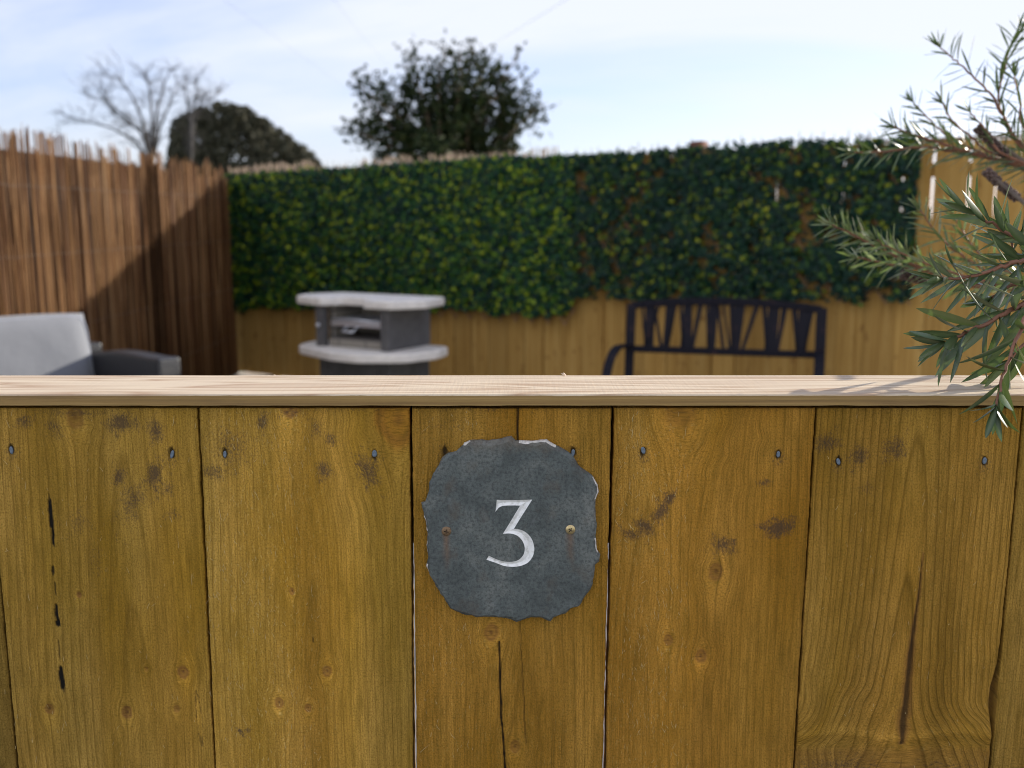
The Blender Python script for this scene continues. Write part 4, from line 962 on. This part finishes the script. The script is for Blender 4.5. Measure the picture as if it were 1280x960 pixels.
# evergreen fan-shaped tree
def fan_tree():
    D = 12.5; rr = random.Random(5); base = atD(562, 230, D); gz_ = 0
    t = empty('evergreen_tree', (base.x, base.y, 0), 'bushy dark evergreen tree rising above the middle of the ivy', 'tree')
    P_ = lambda px, py, dz=0: atD(px, py, D+dz) - Vector((base.x, base.y, 0))
    tk = MB(); tk.tube([(0, 0, 0), (.02, 0, .7), (0, .02, P_(562, 240).z)], [.12, .10, .085], 9)
    lf = MB(); root = P_(562, 235)
    TIPS = [(440,168),(452,150),(447,104),(470,118),(440,92),(488,98),(505,80),(515,66),(535,72),(556,55),(575,62),(592,60),(612,75),(628,72),(650,66),(640,92),(655,108),(655,128),(668,135),(684,128),(672,150),(645,160),(650,180),(636,188),(466,190),(480,170),(500,150),(520,120),(545,100),(570,95),(600,100),(620,120),(560,140),(590,150),(530,165),(610,165),(575,175),(555,185),(505,185),(430,158),(620,185),(520,95),(585,78),(604,135),(490,130),(540,135),(575,120),(470,145),(635,140),(600,185),(540,195),(548,82),(566,70),(600,86),(480,110),(655,90)]
    for k, (px, py) in enumerate(TIPS):
        dz = rr.uniform(-1.0, 1.0)*(1-abs(px-560)/180); tip = P_(px, py, dz); mid = root.lerp(tip, .5)+Vector((rr.uniform(-.1, .1), rr.uniform(-.1, .1), rr.uniform(-.02, .12)))
        pts = [root+Vector((rr.uniform(-.05, .05), rr.uniform(-.05, .05), rr.uniform(-.15, 0))), root.lerp(mid, .5)+Vector((rr.uniform(-.06, .06), 0, 0)), mid, mid.lerp(tip, .5)+Vector((rr.uniform(-.05, .05), 0, rr.uniform(-.03, .06))), tip]
        tk.tube(pts, [.035, .028, .018, .011, .004], 5)
        outer = 1 if (py < 85 or px < 460 or px > 660) else 0
        nc = 10 if not outer else 6
        for c in range(nc):
            s_ = rr.uniform(.34, 1.0) if not outer else rr.uniform(.5, 1.0)
            q = s_*4; i0 = min(3, int(q)); cp = pts[i0].lerp(pts[i0+1], q-i0); rad = .20*(1.15-s_*.55) if outer else .24*(1.2-s_*.4)
            cp = cp + Vector((rr.gauss(0, rad*.5), rr.gauss(0, rad*.6), rr.gauss(0, rad*.4)))
            for l in range(rr.randint(14, 24)):
                p = cp + Vector((rr.gauss(0, .055), rr.gauss(0, .055), rr.gauss(0, .10))); canopy_leaf(lf, p, rr.uniform(.065, .105), rr)
        for c in range(3 if outer else 2):   # loose twigs
            a = pts[3].lerp(tip, rr.random()); b_ = a+Vector((rr.gauss(0, .14), 0, rr.uniform(.02, .22))); tk.tube([a, b_], [.005, .002], 4)
            for l in range(10): canopy_leaf(lf, a.lerp(b_, rr.uniform(.3, 1.05))+Vector((rr.gauss(0, .02),)*3), rr.uniform(.04, .07), rr)
    tk.build('trunk', mat_bark('tree_bark', (.12, .09, .06)), t, True)
    lf.build('crown', mat_leafy('evergreen_leaf', [(0, (.010, .020, .008)), (.5, (.020, .036, .012)), (.85, (.038, .055, .016)), (1, (.06, .068, .025))], .6, .12, .15), t)
fan_tree()
def dome_tree():
    D = 42; rr = random.Random(8); b0 = atD(285, 262, D); t = empty('dome_tree', (b0.x, b0.y, 0), 'distant dark rounded tree sloping down to the right, over the fence corner', 'tree')
    PX = [213, 222, 240, 262, 285, 305, 325, 345, 365, 380, 392, 402]; PY = [196, 148, 137, 129, 125, 131, 143, 158, 172, 183, 196, 212]
    lf = MB(); g = Vector((b0.x, b0.y, 0)); clumps = []
    for k in range(620):
        px = rr.uniform(213, 400); top = float(np.interp(px, PX, PY)); py = top + (232-top)*rr.random()**1.15
        fr = (py-top); dep = math.sqrt(max(0, fr))*.20
        d = D + (rr.choice((-1, -1, -1, 1)))*dep*rr.uniform(.7, 1); clumps.append((px, py, d))
    for (px, py, d) in clumps:
        r_ = rr.uniform(.22, .42); c = atD(px, py+r_*.8*F/d*.8, d)-g
        for l in range(46):
            v = Vector((rr.gauss(0, 1), rr.gauss(0, 1), rr.gauss(0, 1))).normalized()*r_*rr.uniform(.55, 1.0); v.z *= .75
            canopy_leaf(lf, c+v, rr.uniform(.15, .27), rr)
    tk = MB(); tk.tube([(0, 0, 0), (.1, 0, 1.2), (0, 0, 3.2)], [.35, .28, .15], 9)
    for k in range(9):
        a = rr.uniform(0, 6.28); tk.tube([(0, 0, .9), (math.cos(a)*.8, math.sin(a)*.5, 2.0), (math.cos(a)*1.8, math.sin(a)*.9, 2.9)], [.12, .08, .03], 6)
    tk.build('trunk', mat_bark('dome_tree_bark', (.10, .08, .06)), t, True)
    lf.build('crown', mat_leafy('dome_tree_leaf', [(0, (.045, .050, .034)), (.5, (.075, .072, .046)), (1, (.11, .10, .065))], .7, .1, .15), t)
dome_tree()
def bare_tree(label, D, bpx, bpy_, limbs, seed):
    rr = random.Random(seed); b0 = atD(bpx, bpy_, D); g = Vector((b0.x, b0.y, 0)); t = empty('bare_tree', g, label, 'tree', 'leafless trees behind the reed screen')
    P_ = lambda px, py, dz=0: atD(px, py, D+dz)-g
    tk = MB(); tw = MB(); top = P_(bpx, bpy_); tk.tube([(0, 0, 0), (.05, 0, top.z*.5), top], [.10, .07, .05], 8)
    def twig(a, d, ln, r_, lvl):
        pts = [a]; p = a
        for k in range(4):
            d = (d + Vector((rr.gauss(0, .22), rr.gauss(0, .15), rr.gauss(.05, .20)))).normalized(); p = p+d*ln/4; pts.append(p)
        tw.tube(pts, [r_*(1-.17*k) for k in range(5)], 4, False)
        if lvl > 0:
            for k in range(rr.randint(2, 4)):
                q = rr.randint(1, 4); nd = (d + Vector((rr.gauss(0, .75), rr.gauss(0, .4), rr.gauss(.15, .6)))).normalized(); twig(pts[q], nd, ln*rr.uniform(.45, .7), r_*.6, lvl-1)
    for L_ in limbs:
        pts = [top+Vector((0, 0, -.1))]+[P_(px, py, rr.uniform(-.5, .5)) for px, py in L_]
        n = len(pts); tk.tube(pts, [.034*(1-.74*k/(n-1)) for k in range(n)], 6)
        for k in range(1, n):
            for r2 in range(6):
                a = pts[k-1].lerp(pts[k], rr.uniform(.2, 1)); d = ((pts[k]-pts[k-1]).normalized()+Vector((rr.gauss(0, .6), rr.gauss(0, .3), rr.gauss(.25, .5)))).normalized(); twig(a, d, rr.uniform(.26, .5), .0075, 2)
    M = mat_bark('bare_tree_bark_'+str(seed), (.055, .05, .05)); tk.build('trunk', M, t, True); tw.build('twigs', M, t)
bare_tree('large leafless tree spreading to the left above the reed screen', 22, 190, 205,
          [[(180, 170), (155, 145), (130, 125), (112, 122)], [(172, 178), (140, 160), (110, 152), (85, 145)], [(178, 150), (165, 120), (150, 98), (122, 92)], [(190, 150), (188, 115), (180, 88)], [(196, 140), (205, 105), (214, 86)], [(185, 165), (160, 155), (140, 140), (128, 108)], [(200, 160), (212, 130), (222, 108)]], 12)
bare_tree('slimmer leafless tree in front of the dark rounded tree', 24, 238, 215, [[(240, 170), (245, 140), (258, 115)], [(238, 160), (234, 130), (232, 105)], [(243, 150), (262, 125), (280, 112)], [(239, 150), (246, 118), (243, 98)]], 19)

# ------------------------------------------------------------------ overhead cables
M_CAB = simple('cable_sheath', (.12, .13, .15), .6)
for (lab, a, b_) in (('thin overhead cable crossing the upper left sky', (150, -110, 8), (420, 95, 26)), ('thin overhead cable sloping down to the bushy evergreen tree', (760, -45, 9), (590, 62, 20)), ('thin overhead cable near the middle of the sky', (380, -60, 9), (470, 60, 26))):
    A = atD(*a); B_ = atD(*b_); A = A+(A-B_)*.6; B_ = B_+(B_-A)*.6; pts = [A.lerp(B_, k/12)-Vector((0, 0, .12*math.sin(math.pi*k/12))) for k in range(13)]
    tag(MB().tube(pts, .0017, 5).build('overhead_cable', M_CAB, None, True), lab, 'cable', 'overhead cables in the sky')

# ------------------------------------------------------------------ bottlebrush shrub
def mat_bleaf(name='bottlebrush_leaf', stops=None, tf=.13):
    m, nt, b = newmat(name); isl = island(nt)
    c = ramp(nt, stops or [(0, (.026, .054, .022)), (.5, (.046, .088, .034)), (.88, (.075, .12, .048)), (1, (.13, .17, .045))], isl).outputs[0]
    n1 = noise(nt, objco(nt), 90, 3, .6); c = mixc(nt, math_(nt, 'MULTIPLY', n1, .3), c, (.025, .05, .022))
    at = nt.nodes.new('ShaderNodeAttribute'); at.attribute_name = 'rib'
    c = mixc(nt, math_(nt, 'MULTIPLY', at.outputs['Fac'], .5), c, (.16, .19, .09))
    nt.links.new(c, b.inputs['Base Color']); b.inputs['Roughness'].default_value = .30; b.inputs['Specular IOR Level'].default_value = .5
    tr = nt.nodes.new('ShaderNodeBsdfTranslucent'); nt.links.new(mixc(nt, .5, c, (.16, .26, .03)), tr.inputs[0]); ms = nt.nodes.new('ShaderNodeMixShader')
    ms.inputs[0].default_value = tf; nt.links.new(b.outputs[0], ms.inputs[1]); nt.links.new(tr.outputs[0], ms.inputs[2]); nt.links.new(ms.outputs[0], nt.nodes['Material Output'].inputs[0])
    return m
M_BL = mat_bleaf(); M_PALE_SUN = mat_bleaf('bottlebrush_painted_sun_leaf', [(0, (.08, .12, .04)), (.5, (.17, .21, .09)), (.85, (.34, .36, .22)), (1, (.46, .46, .34))], .35); M_STEM = simple('red_brown_stem', (.22, .095, .055), .6, .3, 60); M_WOODY = mat_bark('shrub_bark', (.17, .13, .10)); M_CAPS = simple('seed_capsule', (.10, .065, .055), .8, .35, 60, bump=.5, bscale=200)  # second leaf material is pale to paint in the sun glints
SB = Vector((1.02, 1.12, 0))
shrub = empty('bottlebrush_shrub', SB, 'bottlebrush shrub with narrow leaves reaching in from the side over the capping board', 'shrub')
def leaf(vs, fs, rib, p, d, nrm, ln, wd, bend, rr):
    d = d.normalized(); x = d.cross(nrm); x = x.normalized() if x.length > 1e-4 else d.orthogonal().normalized(); n = x.cross(d).normalized()
    K = 8; b0 = len(vs); tw = rr.uniform(-.5, .5); side = rr.uniform(-.12, .12)
    for k in range(K+1):
        t = k/K; wv = wd*.5*(math.sin(math.pi*min(1, t*.93+.03))**.75)*(1.06-t*.25) if k < K else .00015
        if k == 0: wv = wd*.12
        c = p + d*ln*t + n*(-bend*ln*t*t) + x*side*ln*t*t; ca, sa = math.cos(tw*t), math.sin(tw*t); xx = x*ca+n*sa; nn = n*ca-x*sa
        vs += [c-xx*wv+nn*wv*.28, c, c+xx*wv+nn*wv*.28]; rib += [0, 1, 0]
        if k: 
            q = b0+3*(k-1); fs += [(q, q+1, q+4, q+3), (q+1, q+2, q+5, q+4)]
def branch(path, D, ln, n, seed, r0=.0022, wd=.0056, lo=0.0, tipburst=5, spread=(40, 65), label=None, lmat=None, side=0, droop=0):
    """path: picture points from tip to base, at depth D (number or list)"""
    far = (D if not hasattr(D, '__len__') else D[0]) > 1.1; n = int(n*(1.6 if not far else 1.9)); ln *= (1.12 if not far else 1.2); wd *= (1.18 if not far else .95); rr = random.Random(seed); DD = D if hasattr(D, '__len__') else [D]*len(path)
    pts = [atD(px, py, d)-SB for (px, py), d in zip(path, DD)]
    fine = []
    for k in range(len(pts)-1):
        p0, p1, p2, p3 = pts[max(k-1, 0)], pts[k], pts[k+1], pts[min(k+2, len(pts)-1)]
        for t in range(6):
            t /= 6; fine.append(.5*((2*p1)+(-p0+p2)*t+(2*p0-5*p1+4*p2-p3)*t*t+(-p0+3*p1-3*p2+p3)*t**3))
    fine.append(pts[-1]); m = len(fine); fine = [p+Vector((rr.gauss(0, .0006), rr.gauss(0, .0006), rr.gauss(0, .0006))) if 0 < i < m-1 else p for i, p in enumerate(fine)]
    br = MB().tube(fine, [r0*(.35+.65*i/(m-1)) for i in range(m)], 7).build('branch', M_STEM, shrub, True)
    vs = []; fs = []; rib = []; lens = [0]
    for a, b_ in zip(fine, fine[1:]): lens.append(lens[-1]+(b_-a).length)
    tot = lens[-1]; ang = rr.uniform(0, 6.28)
    for k in range(n):
        s = tot*(lo+(1-lo)*max(0, (k+rr.uniform(-.3, .3))/n)**1.25); s = min(max(s, 0), tot*.999); i0 = max(i for i in range(m) if lens[i] <= s); i0 = min(i0, m-2)
        p = fine[i0].lerp(fine[i0+1], (s-lens[i0])/max(1e-6, lens[i0+1]-lens[i0])); t = (fine[max(i0-1, 0)]-fine[min(i0+2, m-1)]).normalized()
        q_ = p+SB-CAM; ppx = 640+F*q_.x/(q_.y*CP-q_.z*SP)
        if ppx > (1345 if not far else 1450) or (ppx > 1290 and rr.random() < .5): continue
        ang += 2.4+rr.gauss(0, .25); u_ = t.orthogonal().normalized(); u_ = Matrix.Rotation(ang, 3, t) @ u_
        th = R(rr.uniform(*spread)); d = t*math.cos(th)+u_*math.sin(th); d.y *= .75; d.z -= droop; d.normalize()
        nn = (u_*-math.cos(th)+t*math.sin(th)); l = ln*rr.uniform(.75, 1.12)*(.55+.45*min(1, s/(tot*.15)+.3)); leaf(vs, fs, rib, p, d, nn, l, wd*rr.uniform(.85, 1.15), rr.uniform(-.12, .16), rr)
    t = (fine[0]-fine[2]).normalized()
    for k in range(tipburst):
        u_ = Matrix.Rotation(k*2.4, 3, t) @ t.orthogonal().normalized(); th = R(rr.uniform(8, 38)); leaf(vs, fs, rib, fine[0], t*math.cos(th)+u_*math.sin(th), u_*-1, ln*rr.uniform(.45, .85), wd*.8, .05, rr)
    me = bpy.data.meshes.new('leaves'); me.from_pydata(vs, [], fs); A = me.attributes.new('rib', 'FLOAT', 'POINT'); A.data.foreach_set('value', rib); link('leaves', me, M_PALE_SUN if (far and path[0][1] > 240) else M_BL, br, True)
    return fine
def capsules(path, D, seed):
    rr = random.Random(seed); pts = [atD(px, py, D)-SB for px, py in path]; mb = MB(); mb.tube(pts, [.003]*len(pts), 6)
    for k in range(len(pts)-1):
        L_ = (pts[k+1]-pts[k]).length; t = (pts[k+1]-pts[k]).normalized(); nn = int(L_/.0042)
        for q in range(nn):
            for c in range(5):
                a = c*1.257+q*.6; u_ = Matrix.Rotation(a, 3, t) @ t.orthogonal().normalized(); p = pts[k]+t*(q*.0042)+u_*.0048
                mb.tube([p-u_*.0028, p, p+u_*.0022], [.0016, .0029, .0016], 6)
    mb.build('seed_capsules', M_CAPS, shrub, True)
J = (1420, 285)
# near shoots, almost sharp
branch([(1209,262),(1240,280),(1280,304),(1340,335),J], [.765,.765,.765,.77,.79], .036, 24, 1, wd=.0054, droop=-.1)
branch([(1180,349),(1230,342),(1263,328),(1310,322),J], [.75,.75,.75,.76,.79], .036, 26, 2, r0=.0026, wd=.0055)
branch([(1183,428),(1202,418),(1240,400),(1275,382),(1330,360),J], [.715,.715,.72,.725,.74,.79], .042, 30, 3, r0=.0026, wd=.0064, droop=.05)
branch([(1245,507),(1255,463),(1273,420),(1292,380),(1340,350),J], [.665,.675,.69,.71,.74,.79], .037, 22, 4, wd=.0054, droop=.15)
branch([(1240,372),(1262,358),(1300,345),J], [.77,.77,.77,.79], .036, 18, 5, wd=.0055)
branch([(1262,300),(1280,330),(1320,350),J], [.785,.785,.785,.79], .036, 16, 6, wd=.0052)
branch([(1262,450),(1285,425),(1320,400),J], [.735,.735,.75,.79], .036, 16, 66, wd=.0056)
# middle shoots, their sunlight painted into the pale leaf colour
J2 = (1440, 340)
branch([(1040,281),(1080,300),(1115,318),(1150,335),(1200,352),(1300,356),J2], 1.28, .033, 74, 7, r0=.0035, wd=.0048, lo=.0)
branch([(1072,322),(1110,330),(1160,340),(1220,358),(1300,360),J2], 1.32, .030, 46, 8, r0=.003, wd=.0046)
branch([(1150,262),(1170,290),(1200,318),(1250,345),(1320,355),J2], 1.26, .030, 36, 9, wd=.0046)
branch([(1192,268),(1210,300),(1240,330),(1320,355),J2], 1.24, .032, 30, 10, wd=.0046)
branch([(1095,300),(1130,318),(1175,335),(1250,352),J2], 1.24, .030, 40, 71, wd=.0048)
# upper shoots against the sky
J3 = (1420, 260)
branch([(1117,158),(1140,168),(1166,176),(1216,192),(1277,208),(1340,230),J3], 1.38, .034, 52, 11, r0=.0036, wd=.0042)
branch([(1068,190),(1100,190),(1150,184),(1200,190),(1260,205),J3], 1.42, .032, 40, 12, r0=.003, wd=.0042)
branch([(1175,59),(1188,70),(1201,82),(1222,101),(1239,119),(1254,145),(1290,192),J3], 1.34, .036, 30, 13, wd=.0042, spread=(45, 80))
branch([(1276,36),(1262,62),(1255,90),(1248,118),(1256,150),(1290,195),J3], 1.34, .034, 48, 14, wd=.0042)
branch([(1178,128),(1190,150),(1215,172),(1250,195),J3], 1.36, .032, 22, 15, wd=.0040)
branch([(1142,128),(1160,148),(1185,170),(1230,192),J3], 1.40, .032, 24, 16, wd=.0040)
branch([(1268,95),(1275,125),(1290,170),J3], 1.30, .033, 22, 17, wd=.0042)
branch([(1212,140),(1232,162),(1262,196),J3], 1.33, .030, 22, 18, wd=.0040)
capsules([(1222,160),(1240,178),(1262,198)], 1.34, 2); capsules([(1233,214),(1252,232),(1274,250)], 1.32, 3); capsules([(1128,343),(1160,352)], 1.3, 4)
mb = MB(); mb.tube([atD(1222,160,1.34)-SB, atD(1290,210,1.34)-SB, atD(*J3, 1.38)-SB], .003, 6); mb.tube([atD(1233,214,1.32)-SB, atD(1300,270,1.3)-SB, atD(*J, .90)-SB], .003, 6)
mb.tube([atD(*J,.79)-SB, atD(1500,330,1.02)-SB, (0, 0, .9)], [.0035, .006, .010], 8); mb.tube([atD(*J2, 1.28)-SB, atD(1500, 420, 1.25)-SB, (0, 0, .8)], [.004, .006, .011], 8)
mb.tube([atD(*J3, 1.38)-SB, atD(1490, 340, 1.3)-SB, (0, 0, 1.0)], [.004, .006, .010], 8); mb.tube([(0, 0, 0), (.02, .01, .5), (0, 0, .8), (0, 0, 1.02)], [.022, .018, .014, .009], 9)
mb.build('stem', M_WOODY, shrub, True)
